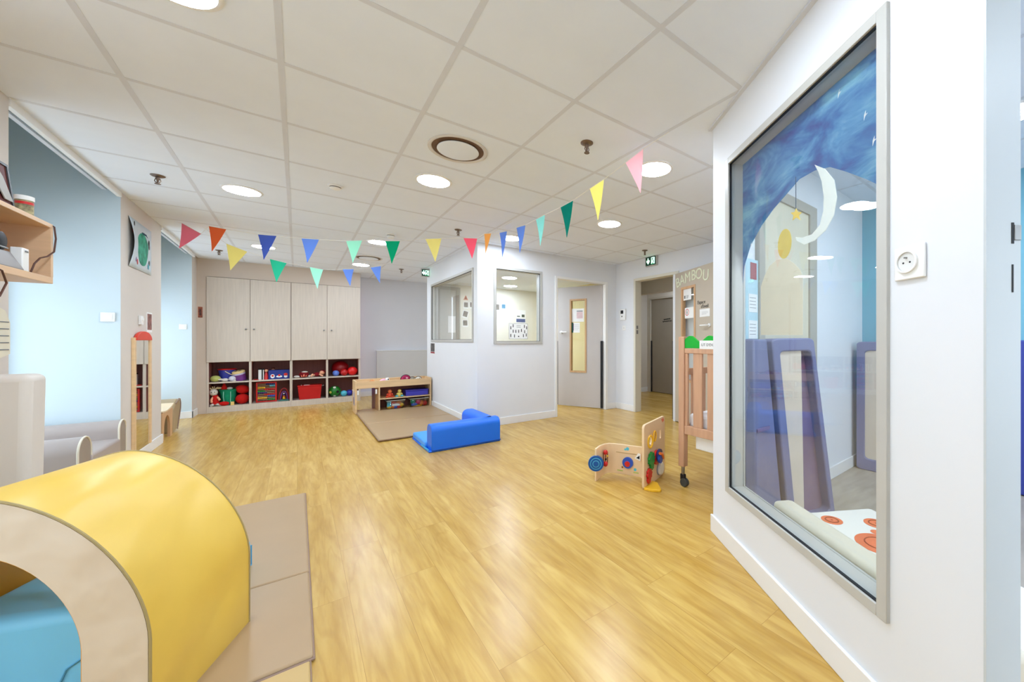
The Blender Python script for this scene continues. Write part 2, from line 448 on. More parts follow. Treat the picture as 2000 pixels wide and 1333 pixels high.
# glazed office block
m = MB(); wallx(m, 1.805, 1.905, holed(4.745, 7.14, 0, H, 4.883, 6.864, 1.104, 2.085)); struct('wall_office_left', m, WHITE)
m = MB()
wally(m, 4.746, 4.845, holed(1.905, 2.9, 0, H, 2.022, 2.752, 1.08, 2.115))
wally(m, 4.746, 4.845, [(2.9, 3.0, 0, H), (3.93, 4.27, 0, H), (3.0, 3.93, 2.05, H)])
struct('wall_office_front', m, WHITE)
m = MB(); m.box(1.905, 7.05, 0, 4.2, 7.14, 2.15)
struct('wall_office_back', m, mat('office_wall_cream', (230, 226, 214), 0.6, 0.25, 0.01, 3))
struct('wall_office_right', MB().box(4.14, 4.846, 0, 4.24, 7.05, 2.15), mat('office_wall_yellow', (232, 216, 160), 0.6, 0.25, 0.02, 3))
struct('ceiling_office', MB().box(1.905, 4.846, 2.15, 4.24, 7.14, 2.2), CEIL)

# right wall with the corridor opening, corridor beyond
m = MB()
wallx(m, 4.17, 4.27, [(1.2, 3.45, 0, H), (4.28, 4.745, 0, H), (3.45, 4.28, 2.065, H)])
struct('wall_right', m, WHITE)
m = MB(); m.box(4.27, 5.87, 0, 6.1, 5.97, H); m.box(6.07, 5.81, 0, 6.17, 5.97, H); m.box(6.07, 3.4, 0, 6.17, 4.9, H); m.box(6.07, 4.9, 2.06, 6.17, 5.81, H)
m.box(4.27, 3.3, 0, 6.17, 3.4, H)
m.box(6.16, 4.9, 0, 6.2, 5.81, 2.06)
struct('wall_corridor', m, mat('corridor_paint', (214, 206, 194), 0.6, 0.25, 0.015, 3))
struct('trim_2', MB().box(5.0, 3.4, 1.98, 5.12, 5.87, H), mat('beam_paint', (214, 208, 200), 0.6, 0.25, 0.01, 3))

# dormitory walls seen through the glazing
struct('wall_dormitory', MB().box(1.965, 1.225, 0, 4.17, 1.318, H), WHITE)
struct('wall_dormitory_side', MB().box(4.14, -3.0, 0, 4.17, 1.225, H), TEALW)
m = MB(); m.box(-1.9, -3.1, 0, 4.3, -3.0, H)
struct('wall_rear', m, WHITE)

# glazed partition wall
m = MB(MW)
for a, b, c_, d in holed(0, 1.389, 0, H, 0.170, 1.152, 0.306, 2.115): m.box(a, 0, c_, b, 0.09, d)
m.box(1.389, 0, 2.06, 2.3, 0.09, H); m.box(2.3, 0, 0, 4.98, 0.09, H)
m.prism([(0, 0), (0, 0.09), (-0.06, 0.09)], 'Z', 0, H)
struct('wall_glazed', m, WHITE)
m = MB(MW)
m.box(1.3885, -0.002, 0, 1.394, 0.092, 2.06)
struct('door_4', m, mat('jamb_paint', (200, 206, 208), 0.4, 0.4, 0.01, 5))
j = bpy.data.objects['door_4']
s = MB(MW); s.box(1.394, 0.066, 1.352, 1.3955, 0.072, 1.40); s.box(1.394, 0.067, 1.24, 1.3955, 0.0705, 1.304)
obj('latch_slot', s, BLACK, j)
s = MB(MW); s.box(1.394, 0.072, 1.36, 1.397, 0.09, 1.395)
obj('strike_plate', s, STEEL, j, bevel=0.001)
m = MB(MW); m.box(-0.02, -0.022, 2.377, 1.389, 0, H); struct('trim_3', m, TBAR)

def window(n, M, a, b, c_, d, t, depth, gasket=True):
    """frame of an internal window in the local frame M (x along, y through, z up)"""
    f = MB(M)
    w_ = 0.035
    for r in ((a, a+w_, c_, d), (b-w_, b, c_, d), (a+w_, b-w_, c_, c_+w_), (a+w_, b-w_, d-w_, d)):
        f.box(r[0], -0.012, r[2], r[1], depth, r[3])
    wf = struct('window_%d' % n, f, ALU, bevel=0.002)
    if gasket:
        g_ = MB(M); q = 0.0045
        A, B, C_, D_ = a+w_, b-w_, c_+w_, d-w_
        for r in ((A, A+q, C_, D_), (B-q, B, C_, D_), (A+q, B-q, C_, C_+q), (A+q, B-q, D_-q, D_)):
            g_.box(r[0], -0.004, r[2], r[1], 0.006, r[3])
        obj('gasket', g_, BLACK, wf)
    for tt in t:
        gb = MB(M).box(a+w_, tt, c_+w_, b-w_, tt+0.004, d-w_)
        obj('glass', gb, GLASS, wf)
    return wf
win5 = window(5, MW, 0.170, 1.152, 0.306, 2.115, (0.008, 0.074), 0.088)
M_of = Matrix(((0, 1, 0, 1.805), (-1, 0, 0, 6.864), (0, 0, 1, 0), (0, 0, 0, 1)))
window(3, M_of, 0, 1.981, 1.104, 2.085, (0.03,), 0.1)
M_fr = Matrix.Translation((2.022, 4.746, 0))
window(4, M_fr, 0, 0.73, 1.08, 2.115, (0.03,), 0.099)

# painted night sky on the inner pane
SKYM = bpy.data.materials.new('glass_paint_night_sky'); SKYM.use_nodes = True
nt = SKYM.node_tree; N = nt.nodes; L = nt.links; b_ = N['Principled BSDF']
tc = N.new('ShaderNodeTexCoord'); mp = N.new('ShaderNodeMapping'); mp.inputs['Rotation'].default_value = (0.3, 0.6, 0.4); mp.inputs['Scale'].default_value = (1, 1, 2.2)
L.new(tc.outputs['Object'], mp.inputs[0])
nz = N.new('ShaderNodeTexNoise'); nz.inputs['Scale'].default_value = 4.2; nz.inputs['Detail'].default_value = 8; nz.inputs['Roughness'].default_value = 0.62; nz.inputs['Distortion'].default_value = 0.6
L.new(mp.outputs[0], nz.inputs['Vector'])
rp = N.new('ShaderNodeValToRGB'); cr = rp.color_ramp
cr.elements[0].position = 0.32; cr.elements[0].color = lin((90, 108, 170))+[1]
cr.elements[1].position = 0.66; cr.elements[1].color = lin((160, 204, 218))+[1]
e = cr.elements.new(0.44); e.color = lin((92, 140, 190))+[1]
e = cr.elements.new(0.55); e.color = lin((120, 172, 206))+[1]
L.new(nz.outputs['Fac'], rp.inputs[0]); L.new(rp.outputs[0], b_.inputs['Base Color'])
b_.inputs['Roughness'].default_value = 0.5
tl = N.new('ShaderNodeBsdfTranslucent'); L.new(rp.outputs[0], tl.inputs[0])
mx = N.new('ShaderNodeMixShader'); mx.inputs[0].default_value = 0.45
L.new(b_.outputs[0], mx.inputs[1]); L.new(tl.outputs[0], mx.inputs[2]); L.new(mx.outputs[0], N['Material Output'].inputs[0])
arch = [(0.206, 1.44), (0.222, 1.529), (0.283, 1.624), (0.385, 1.699), (0.482, 1.747), (0.558, 1.773), (0.661, 1.81), (0.752, 1.806), (0.833, 1.783), (0.906, 1.734), (0.993, 1.67), (1.044, 1.628), (1.115, 1.56)]
sky = MB(MW)
for (x0, z0), (x1, z1) in zip(arch[:-1], arch[1:]):
    sky.prism([(x0, z0), (x1, z1), (x1, 2.079), (x0, 2.079)], 'Y', 0.0725, 0.0737)
obj('painted_sky', sky, SKYM, win5, label='deep blue sky painted along the arch at the top of the pane')
moon = [(0.752, 1.829), (0.807, 1.788), (0.854, 1.725), (0.868, 1.657), (0.854, 1.596), (0.813, 1.551), (0.752, 1.527), (0.692, 1.526), (0.644, 1.555), (0.638, 1.572), (0.677, 1.558), (0.737, 1.556), (0.78, 1.58), (0.799, 1.629), (0.802, 1.682), (0.791, 1.745), (0.772, 1.793)]
k = MB(MW); k.prism(moon, 'Y', 0.0718, 0.0736)
obj('painted_moon', k, mat('moon_white', (232, 236, 232), 0.6, 0.2, 0.02, 30), win5, label='white crescent moon')
star = [(0.641, 1.694), (0.651, 1.675), (0.677, 1.665), (0.658, 1.658), (0.667, 1.635), (0.641, 1.655), (0.618, 1.649), (0.624, 1.669), (0.604, 1.687), (0.631, 1.682)]
k = MB(MW); k.prism(star, 'Y', 0.072, 0.0736)
st = obj('painted_star', k, mat('star_yellow', (240, 208, 110), 0.6, 0.2, 0.02, 30), win5, label='small yellow star on a thread')
k = MB(MW); k.box(0.637, 0.0722, 1.69, 0.640, 0.0736, 1.83); obj('thread', k, mat('thread_dark', (70, 84, 100), 0.6, 0.2, 0.02, 30), st)
k = MB(MW); k.prism(circ(0.562, 1.562, 0.048, 0.066), 'Y', 0.0722, 0.0736)
obj('painted_oval', k, mat('oval_yellow', (220, 198, 112), 0.6, 0.2, 0.03, 30), win5, label='yellow oval')
body = [(0.376, 1.156), (0.376, 1.397), (0.407, 1.443), (0.449, 1.484), (0.501, 1.503), (0.576, 1.494), (0.628, 1.461), (0.667, 1.425), (0.683, 1.396), (0.683, 1.151)]
k = MB(MW); k.prism(body, 'Y', 0.0726, 0.0736)
obj('painted_dome', k, mat('dome_cream', (224, 218, 200), 0.6, 0.2, 0.02, 10), win5, label='cream rounded dome')
k = MB(MW)
for (x, z) in ((0.876, 2.03), (0.989, 1.884), (1.023, 1.781), (0.287, 1.622)):
    k.prism([(x-.004, z-.014), (x+.002, z-.002), (x+.012, z+.004), (x+.003, z+.004), (x+.004, z+.016), (x-.003, z+.004)], 'Y', 0.0718, 0.0728)
obj('painted_sparkles', k, PAPER, win5)

# skirting
bb = MB(); bb.box(1.79, 4.732, 0, 1.805, 7.14, 0.1); bb.box(1.79, 4.732, 0, 2.97, 4.746, 0.1); bb.box(3.96, 4.732, 0, 4.17, 4.746, 0.1)
struct('baseboard_office', bb, TRIM, bevel=0.003)
bb = MB(); bb.box(4.156, 4.31, 0, 4.17, 4.732, 0.1); bb.box(4.156, 1.32, 0, 4.17, 3.42, 0.1); struct('baseboard_right', bb, TRIM, bevel=0.003)
bb = MB(MW); bb.box(-0.01, -0.014, 0, 1.386, 0, 0.1); struct('baseboard_glazed', bb, TRIM, bevel=0.004)
bb = MB(); bb.box(-1.17, 5.02, 0, -1.156, 6.24, 0.1); bb.box(-1.2, 7.966, 0, -1.186, 8.29, 0.1); bb.box(-1.72, 7.966, 0, -1.186, 7.98, 0.1); bb.box(-1.17, 2.0, 0, -1.156, 3.43, 0.1)
struct('baseboard_left', bb, TRIM, bevel=0.003)
bb = MB(); bb.box(0.93, 8.856, 0, 4.2, 8.87, 0.1); struct('baseboard_back', bb, TRIM, bevel=0.003)
bb = MB(); bb.box(4.27, 5.856, 0, 6.07, 5.87, 0.1); struct('baseboard_corridor', bb, TRIM, bevel=0.003)
bb = MB(); bb.box(3.1, 1.212, 0.004, 4.14, 1.225, 0.1); struct('baseboard_dormitory', bb, TRIM, bevel=0.003)

# ------------------------------------------------------------------ doors
def lever(mb, M, x, z, side):
    """lever handle on the y<0 face of a leaf"""
    mb.add([], [])
    k_ = MB(M); k_.cyl((x, 0, z), (x, -0.012, z), 0.024, n=18); k_.cyl((x, -0.01, z), (x, -0.05, z), 0.009)
    k_.tube([(x, -0.05, z), (x+side*0.02, -0.052, z), (x+side*0.125, -0.05, z)], 0.010, 10)
    mb.v += [v for v in k_.v]; base = len(mb.v)-len(k_.v); mb.f += [[i+base for i in f] for f in k_.f]
# office door: frame on the front wall, leaf swung into the office
fr = MB()
for r in ((2.97, 3.005, 0, 2.08), (3.925, 3.975, 0, 2.08), (3.005, 3.925, 2.045, 2.08)): fr.box(r[0], 4.73, r[2], r[1], 4.86, r[3])
d1 = struct('door_1', fr, TRIM, bevel=0.003)
ML = Matrix.Translation((3.916, 4.80, 0)) @ Matrix(((-0.445, 0.895, 0, 0), (0.895, 0.445, 0, 0), (0, 0, 1, 0), (0, 0, 0, 1)))
lf = MB(ML)
for a, b, c_, d in holed(0, 0.852, 0.012, 2.04, 0.29, 0.61, 0.585, 1.83): lf.box(a, 0, c_, b, 0.04, d)
leaf = obj('leaf', lf, DOORG, d1)
bd = MB(ML)
for r in ((0.29, 0.318, 0.585, 1.83), (0.582, 0.61, 0.585, 1.83), (0.318, 0.582, 0.585, 0.613), (0.318, 0.582, 1.802, 1.83)): bd.box(r[0], -0.008, r[2], r[1], 0.048, r[3])
obj('glazing_bead', bd, WOODF, leaf)
obj('glass', MB(ML).box(0.318, 0.017, 0.613, 0.582, 0.023, 1.802), GLASS, leaf)
hd = MB(); lever(hd, ML, 0.775, 1.27, -1); obj('handle', hd, WPLASTIC, leaf)
obj('finger_guard', MB(ML).box(-0.012, -0.03, 0.02, 0.022, 0.0, 1.12), BLACK, leaf)
obj('edge_strip', MB(ML).box(0.848, -0.004, 0.02, 0.858, 0.03, 1.12), BLACK, leaf)

# corridor door frame and the leaf folded back against the right wall
fr = MB()
for r in ((4.275, 4.315, 0, 2.1), (3.415, 3.455, 0, 2.1), (3.455, 4.275, 2.06, 2.1)): fr.box(4.155, r[0], r[2], 4.285, r[1], r[3])
d2 = struct('door_2', fr, FRAMEB, bevel=0.003)
s = MB(); s.box(4.18, 4.272, 1.23, 4.215, 4.276, 1.29); s.box(4.18, 4.272, 1.31, 4.215, 4.276, 1.36)
obj('strike_plate', s, STEEL, d2)
MB2 = Matrix.Translation((4.115, 3.44, 0)) @ Matrix(((-0.342, 0.94, 0, 0), (-0.94, -0.342, 0, 0), (0, 0, 1, 0), (0, 0, 0, 1)))
lf = MB(MB2)
for a, b, c_, d in holed(0, 0.9, 0.012, 2.05, 0.16, 0.50, 0.58, 1.84): lf.box(a, 0, c_, b, 0.04, d)
leaf2 = obj('leaf', lf, DOORB, d2)
bd = MB(MB2)
for r in ((0.16, 0.19, 0.58, 1.84), (0.47, 0.50, 0.58, 1.84), (0.19, 0.47, 0.58, 0.61), (0.19, 0.47, 1.81, 1.84)): bd.box(r[0], -0.008, r[2], r[1], 0.048, r[3])
obj('glazing_bead', bd, BIRCHD, leaf2)
obj('glass', MB(MB2).box(0.19, 0.017, 0.61, 0.47, 0.023, 1.81), GLASS, leaf2)
hd = MB(); lever(hd, MB2, 0.8, 1.31, -1); obj('handle', hd, WPLASTIC, leaf2)
obj('edge_strip', MB(MB2).box(-0.055, -0.004, 0.0, 0.0, 0.04, 2.05), WHITE, leaf2, label='white hinge edge')
obj('finger_guard', MB(MB2).box(-0.075, -0.002, 0.02, -0.055, 0.02, 1.12), BLACK, leaf2)

# corridor end door
fr = MB()
for r in ((5.76, 5.81, 0, 2.06), (4.9, 4.94, 0, 2.06), (4.94, 5.76, 2.02, 2.06)): fr.box(6.055, r[0], r[2], 6.155, r[1], r[3])
d3 = struct('door_3', fr, mat('corridor_frame', (198, 190, 176), 0.4, 0.4, 0.02, 5))
lf3 = obj('leaf', MB().box(6.09, 4.94, 0.01, 6.13, 5.76, 2.02), mat('corridor_leaf', (158, 148, 134), 0.45, 0.35, 0.03, 4), d3)
obj('edge_strip', MB().box(6.07, 5.735, 0.01, 6.09, 5.76, 1.12), BLACK, lf3)
# two short lines of handwriting, too small to read in the photograph
sc_ = MB()
for y0, y1, z in ((5.40, 5.22, 1.57), (5.43, 5.19, 1.525)):
    n_ = 26
    sc_.tube([(6.088, y0+(y1-y0)*i/n_, z+0.016*math.sin(i*2.3)*(0.6+0.4*math.sin(i*1.1))+0.012*i/n_) for i in range(n_+1)], 0.005, 5)
obj('lettering', sc_, INK, lf3)

# dormitory door in the far dormitory wall, seen through the glazing
fr = MB()
for r in ((2.22, 2.29, 0.004, 2.12), (2.94, 3.06, 0.004, 2.12), (2.29, 2.94, 2.05, 2.12)): fr.box(r[0], 1.195, r[2], r[1], 1.235, r[3])
d5 = struct('door_5', fr, mat('dormitory_frame', (178, 172, 160), 0.45, 0.4, 0.02, 5))
obj('leaf', MB().box(2.29, 1.208, 0.01, 2.94, 1.224, 2.05), mat('dormitory_leaf', (216, 208, 186), 0.45, 0.35, 0.02, 4), d5)

# office back door seen through the left office window
fr = MB()
for r in ((1.93, 1.99, 0, 2.1), (2.28, 2.35, 0, 2.1), (1.99, 2.28, 2.04, 2.1)): fr.box(r[0], 7.02, r[2], r[1], 7.06, r[3])
d6 = struct('door_6', fr, mat('office_frame', (170, 166, 154), 0.45, 0.4, 0.02, 5))
obj('leaf', MB().box(1.99, 7.03, 0.01, 2.28, 7.052, 2.04), mat('office_leaf', (196, 194, 184), 0.45, 0.35, 0.02, 4), d6)

# ================================================================== CEILING FITTINGS
DIFF = lampmat('lamp_diffuser', (0.80, 0.92, 1.07), LAMP)
def make_light():
    t = thing('ceiling_light', '', 'ceiling light', (0, 0, 0))
    r = MB(); r.lathe((0, 0, 0), [(0.135, H), (0.135, H-0.004), (0.128, H-0.008), (0.118, H-0.008), (0.118, H-0.002), (0.118, H)], 40)
    obj('rim', r, TRIM, t)
    d = MB(); d.cyl((0, 0, H-0.0075), (0, 0, H-0.003), 0.117, n=40); obj('diffuser', d, DIFF, t)
    return t
lights = [
 (-0.362, 4.334, 'round white ceiling light near the left wall, in front of the near alcove'),
 (0.84, 3.131, 'round white ceiling light just behind the large round air vent'),
 (2.049, 1.909, 'round white ceiling light beside the pale pink pennant'),
 (2.63, 3.106, 'round white ceiling light under the yellow pennant, towards the corridor'),
 (2.053, 4.293, 'round white ceiling light by the office corner, between two blue pennants'),
 (-0.353, 6.758, 'round white ceiling light partly hidden by the dark blue pennant'),
 (0.817, 5.524, 'round white ceiling light partly hidden by the green pennant, beside the smoke detector'),
 (0.827, 7.35, 'farthest round white ceiling light, below the small vent'),
 (-0.345, 1.945, 'round white ceiling light cut by the top edge of the photo'),
 (0.83, 0.75, 'round white ceiling light above and behind the camera'),
 (-0.3, -0.35, 'round white ceiling light at the back of the room behind the camera'),
]
proto = make_light(); proto['group'] = 'round ceiling lights'
for i, (x, y, lb) in enumerate(lights):
    if i == 0: proto.location = (x, y, 0); proto['label'] = lb
    else: copy_tree(proto, (x, y, 0), 0, lb)
copy_tree(proto, (3.12, 6.55, 2.15-H), 0, 'round ceiling light inside the office seen through its front window')
copy_tree(proto, (2.25, 5.6, 2.15-H), 0, 'round ceiling light inside the office, above the left window')
copy_tree(proto, (3.1, 0.2, 0), 0, 'round ceiling light inside the dormitory behind the painted glass')
copy_tree(proto, (2.9, -0.9, 0), 0, 'round ceiling light at the rear of the dormitory')
copy_tree(proto, (2.0, 0.35, 0), 0, 'extra round ceiling light added in the dormitory nearest the painted glass')  # unseen lamp, added to brighten the dormitory
copy_tree(proto, (1.6, -1.3, 0), 0, 'extra round ceiling light added in the dormitory close to its doorway')  # second unseen lamp put in for a brighter dormitory
copy_tree(proto, (0.3, -1.75, 0), 0, 'extra round ceiling light added in the playroom far behind the camera')  # unseen lamp, put in to brighten the space near the camera
copy_tree(proto, (5.6, 4.5, 0), 0, 'round ceiling light in the corridor beyond the beam')
copy_tree(proto, (2.7, 5.7, 2.15-H), 0, 'extra round ceiling light added in the middle of the office ceiling')  # unseen extra lamp that lifts the office interior

VENT = mat('vent_metal', (214, 208, 200), 0.35, 0.5, 0.02, 8)
def make_vent(x, y, lb):
    t = thing('ceiling_vent', lb, 'air vent', (x, y, 0), 0, 'round air vents in the ceiling')
    r = MB(); r.lathe((x, y, 0), [(0.185, H), (0.185, H-0.006), (0.178, H-0.010), (0.164, H-0.006), (0.160, H)], 48); obj('outer_ring', r, VENT, t)
    r = MB(); r.lathe((x, y, 0), [(0.161, H-0.0025), (0.160, H-0.0026), (0.10, H-0.002)], 48); obj('throat', r, mat('vent_throat', (108, 82, 62), 0.6, 0.2, 0.2, 14), t)
    r = MB(); r.lathe((x, y, 0), [(0.06, H-0.001), (0.128, H-0.008), (0.130, H-0.012), (0.124, H-0.015), (0.03, H-0.015)], 48); obj('centre_disc', r, CEIL, t)
    return t
make_vent(0.829, 2.518, 'large round air vent in the ceiling, in front of a ceiling light')
make_vent(0.852, 6.684, 'small looking round air vent far back above the cupboards')

def make_sprinkler():
    t = thing('sprinkler_head', '', 'sprinkler', (0, 0, 0), 0, 'sprinkler heads')
    CH = mat('sprinkler_bronze', (128, 110, 98), 0.35, 0.5, 0.1, 20, metal=0.8)
    r = MB(); r.lathe((0, 0, 0), [(0.040, H), (0.040, H-0.004), (0.030, H-0.010), (0.012, H-0.012)], 24); obj('escutcheon', r, CH, t)
    r = MB(); r.lathe((0, 0, 0), [(0.012, H-0.010), (0.013, H-0.026), (0.008, H-0.034), (0.005, H-0.06)], 14); obj('body', r, CH, t)
    r = MB()
    for s_ in (-1, 1): r.tube([(s_*0.011, 0, H-0.024), (s_*0.017, 0, H-0.042), (s_*0.004, 0, H-0.062)], 0.003, 6)
    obj('yoke', r, CH, t)
    r = MB(); r.cyl((0, 0, H-0.062), (0, 0, H-0.066), 0.017, n=18); obj('deflector', r, CH, t)
    return t
sp = make_sprinkler()
for i, (x, y, lb) in enumerate([
 (1.442, 1.924, 'bronze sprinkler head nearest the camera, left of the pink pennant'),
 (-0.833, 4.345, 'sprinkler head beside the left wall above the alcove'),
 (1.432, 4.348, 'sprinkler head above the red pennant'),
 (-0.854, 7.414, 'sprinkler head behind the orange pennant near the cupboards'),
 (1.439, 7.381, 'small far sprinkler head in front of the grey back wall'),
 (3.80, 3.72, 'sprinkler head just above the exit sign over the corridor')]):
    if i == 0: sp.location = (x, y, 0); sp['label'] = lb
    else: copy_tree(sp, (x, y, 0), 0, lb)
def detector(x, y, h, lb):
    t = thing('smoke_detector', lb, 'smoke detector', (x, y, 0), 0, 'smoke detectors')
    r = MB(); r.lathe((x, y, 0), [(0.052, H), (0.052, H-0.01), (0.046, H-0.014)], 28); obj('base', r, WPLASTIC, t)
    r = MB(); r.lathe((x, y, 0), [(0.040, H-0.014), (0.038, H-0.016), (0.038, H-0.02)], 28); obj('grille', r, mat('detector_gap', (90, 86, 82), 0.6, 0.2, 0.1, 20), t)
    r = MB(); r.lathe((x, y, 0), [(0.040, H-0.02), (0.038, H-h), (0.026, H-h-0.006)], 28); obj('dome', r, WPLASTIC, t)
detector(0.242, 3.733, 0.024, 'flat white smoke detector alone on a ceiling tile, left of the round air vent')
detector(0.867, 5.037, 0.046, 'white smoke detector above the green pennant')
# ================================================================== WALL-MOUNTED THINGS
def plate(name, label, cat, M, w_, h_, t, m, parts=(), group=None, bevel=0.004):
    """flat thing on a wall; M: x right, y up, z out of the wall"""
    o = M.translation
    th = thing(name, label, cat, tuple(o), 0, group)
    obj('plate', MB(M).box(-w_/2, -h_/2, 0, w_/2, h_/2, t), m, th, bevel=bevel)
    return th
def on_left(y, z, x=-1.17): return frame((x, y, z), (0, 1, 0), (0, 0, 1))          # faces +X, x axis along +Y
def on_y(x, z, y): return frame((x, y, z), (1, 0, 0), (0, 0, 1))                     # faces -Y
def on_right(y, z, x=4.17): return frame((x, y, z), (0, -1, 0), (0, 0, 1))          # faces -X

for x, y, z, lb in ((-1.238, 5.02, 1.325, 'white light switch on the near pale blue alcove side'), (-1.29, 7.98, 1.325, 'white light switch on the far pale blue alcove side')):
    M = on_y(x, z, y-0.002)
    t = plate('light_switch', lb, 'light switch', M, 0.078, 0.078, 0.009, WPLASTIC, group='white light switches')
    obj('rocker', MB(M).box(-0.026, -0.026, 0.009, 0.026, 0.026, 0.013), WPLASTIC, t, bevel=0.002)
M = on_left(5.50, 1.32)
t = plate('thermostat', 'small white thermostat on the beige pillar beside the mirror top', 'thermostat', M, 0.07, 0.085, 0.02, WPLASTIC)
obj('dial', MB(M).cyl((0, 0.01, 0.02), (0, 0.01, 0.026), 0.018, n=20), WPLASTIC, t)
M = on_left(5.80, 1.31)
t = plate('photo_print', 'brownish photo with white border on the beige pillar', 'picture', M, 0.17, 0.20, 0.003, PAPER, bevel=0)
obj('image', MB(M).box(-0.07, -0.075, 0.003, 0.07, 0.085, 0.004), mat('photo_brown', (140, 96, 88), 0.6, 0.3, 0.5, 26), t)
M = on_y(-1.16, 1.56, 8.30)
t = plate('photo_print', 'narrow reddish picture on the cupboard surround', 'picture', M, 0.048, 0.165, 0.003, mat('print_red', (150, 84, 62), 0.6, 0.3, 0.45, 30), bevel=0)
obj('caption', MB(M).box(-0.012, -0.05, 0.003, 0.012, 0.045, 0.004), mat('print_dark', (96, 60, 52), 0.6, 0.3, 0.5, 50), t)
M = frame((1.805, 6.78, 0.993), (0, -1, 0), (0, 0, 1))
t = plate('photo_print', 'small black and white photo on the office wall below the left window', 'picture', M, 0.27, 0.185, 0.003, PAPER, bevel=0)
obj('image', MB(M).box(-0.12, -0.055, 0.003, 0.12, 0.085, 0.004), mat('photo_grey', (96, 92, 92), 0.6, 0.3, 0.6, 22), t)
obj('caption', MB(M).box(-0.12, -0.085, 0.003, 0.12, -0.06, 0.004), mat('caption_red', (150, 50, 60), 0.6, 0.3, 0.1, 22), t)

# painted poster, its left edge curling off the pillar
def curl_sheet(y0, y1, zf, zt, off, n=10, m_=8):
    v = []; f = []
    for i in range(n+1):
        for j in range(m_+1):
            a = i/n; b = j/m_
            y = y0+(y1-y0)*a; z = zf+(zt-zf)*b
            v.append((-1.168+off*(1-a)**5*math.sin(PI*(1-b))**1.0+0.004, y, z))
    for i in range(n):
        for j in range(m_): f.append((i*(m_+1)+j, (i+1)*(m_+1)+j, (i+1)*(m_+1)+j+1, i*(m_+1)+j+1))
    return v, f
t = thing('painted_poster', 'white poster with a green painted oval on the beige pillar', 'poster', (-1.166, 5.5, 1.76))
v, f = curl_sheet(5.19, 5.84, 1.79, 2.235, 0.035)
k = MB(); k.add(v, f)
sh = obj('sheet', k, mat('poster_paper', (206, 218, 226), 0.7, 0.2, 0.03, 12), t, fix=False)
so = sh.modifiers.new('solid', 'SOLIDIFY'); so.thickness = 0.002
k = MB(); k.prism([(5.56+0.16*math.cos(a)*(1+0.08*math.sin(3*a)), 2.0+0.155*math.sin(a)) for a in [2*PI*i/36 for i in range(36)]], 'X', -1.1635, -1.1600)
obj('painted_oval', k, mat('poster_green', (60, 158, 130), 0.7, 0.2, 0.45, 14), t)
k = MB(); k.prism([(5.52, 2.16), (5.58, 2.165), (5.66, 2.165), (5.71, 2.14), (5.66, 2.15), (5.56, 2.145)], 'X', -1.1600, -1.1590)
obj('dark_brushstroke', k, mat('poster_dark', (30, 70, 90), 0.7, 0.2, 0.2, 14), t)
for yy, zz, m_ in ((5.28, 2.13, REDP), (5.27, 2.17, INK), (5.31, 2.19, INK), (5.36, 1.88, PURPLEP), (5.40, 1.86, REDP), (5.33, 1.90, GREENP), (5.75, 2.10, INK), (5.76, 2.06, GREYINK), (5.76, 1.90, GREYINK), (5.73, 1.86, CYANP)):
    k = MB(); k.prism(circ(yy, zz, 0.014, 0.026, 12), 'X', -1.1600, -1.1585); obj('paint_mark', k, m_, t)

# door signs and papers
def sheet(name, label, cat, M, w_, h_, deco=(), group=None, m=PAPER):
    t = thing(name, label, cat, tuple(M.translation), 0, group)
    obj('sheet', MB(M).box(-w_/2, -h_/2, 0, w_/2, h_/2, 0.0012), m, t)
    for nm, rects, mm in deco:
        k = MB(M)
        for a, b, c_, d in rects: k.box(a, b, 0.0012, c_, d, 0.0022)
        obj(nm, k, mm, t)
    return t
def lines(x0, x1, y, n, dy, h=0.004): return [(x0, y-i*dy, x1-(0.25*(x1-x0) if i == n-1 else 0), y-i*dy+h) for i in range(n)]
def local_frame(ML_, x, z, off): # on the y<0 face of a leaf frame
    o = ML_ @ Vector((x, off, z)); xd = (ML_.to_3x3() @ Vector((1, 0, 0)))
    nrm = ML_.to_3x3() @ Vector((0, -1, 0)); yd = Vector((0, 0, 1))
    if xd.cross(yd).dot(nrm) < 0: xd = -xd
    return frame(o, xd, yd)
sheet('paper_notice', 'white notice with a pale pink panel taped to the office door glass', 'notice', local_frame(ML, 0.465, 1.555, 0.016), 0.235, 0.225, [('pink_panel', [(-0.02, -0.055, 0.095, 0.055)], mat('pale_pink_ink', (222, 196, 198), 0.7, 0.2, 0.05, 20)), ('heading', [(-0.02, 0.062, 0.095, 0.076)], GREYINK)])
sheet('paper_notice', 'smaller white notice below the pink one on the office door glass', 'notice', local_frame(ML, 0.50, 1.345, 0.016), 0.15, 0.17, [('margin_print', [(-0.06, -0.05, -0.04, 0.07)], mat('mauve_ink', (160, 130, 160), 0.7, 0.2, 0.05, 20)), ('print', lines(-0.03, 0.06, 0.05, 6, 0.018), mat('pale_ink', (190, 190, 190), 0.7, 0.2, 0.05, 20))])
sheet('green_card', 'narrow dark green card at the edge of the office door glass', 'card', local_frame(ML, 0.567, 1.345, 0.0145), 0.03, 0.17, m=mat('dark_green_card', (44, 96, 84), 0.7, 0.2, 0.05, 20))
sheet('paper_notice', 'white sheet with small print at the top of the beige door glass', 'notice', local_frame(MB2, 0.285, 1.745, 0.016), 0.19, 0.165, [('print', [(-0.075, -0.06, -0.045, -0.02)]+lines(-0.025, 0.03, -0.025, 4, 0.011), GREYINK)])
t = sheet('paper_notice', 'white sheet with a round red prohibition sign on the beige door glass', 'notice', local_frame(MB2, 0.335, 1.49, 0.016), 0.22, 0.14)
Mn = local_frame(MB2, 0.335, 1.49, 0.0145)
k = MB(Mn); k.ring(circ(-0.055, 0.01, 0.045), circ(-0.055, 0.01, 0.036), 'Z', 0, 0.0008); obj('red_ring', k, REDP, t)
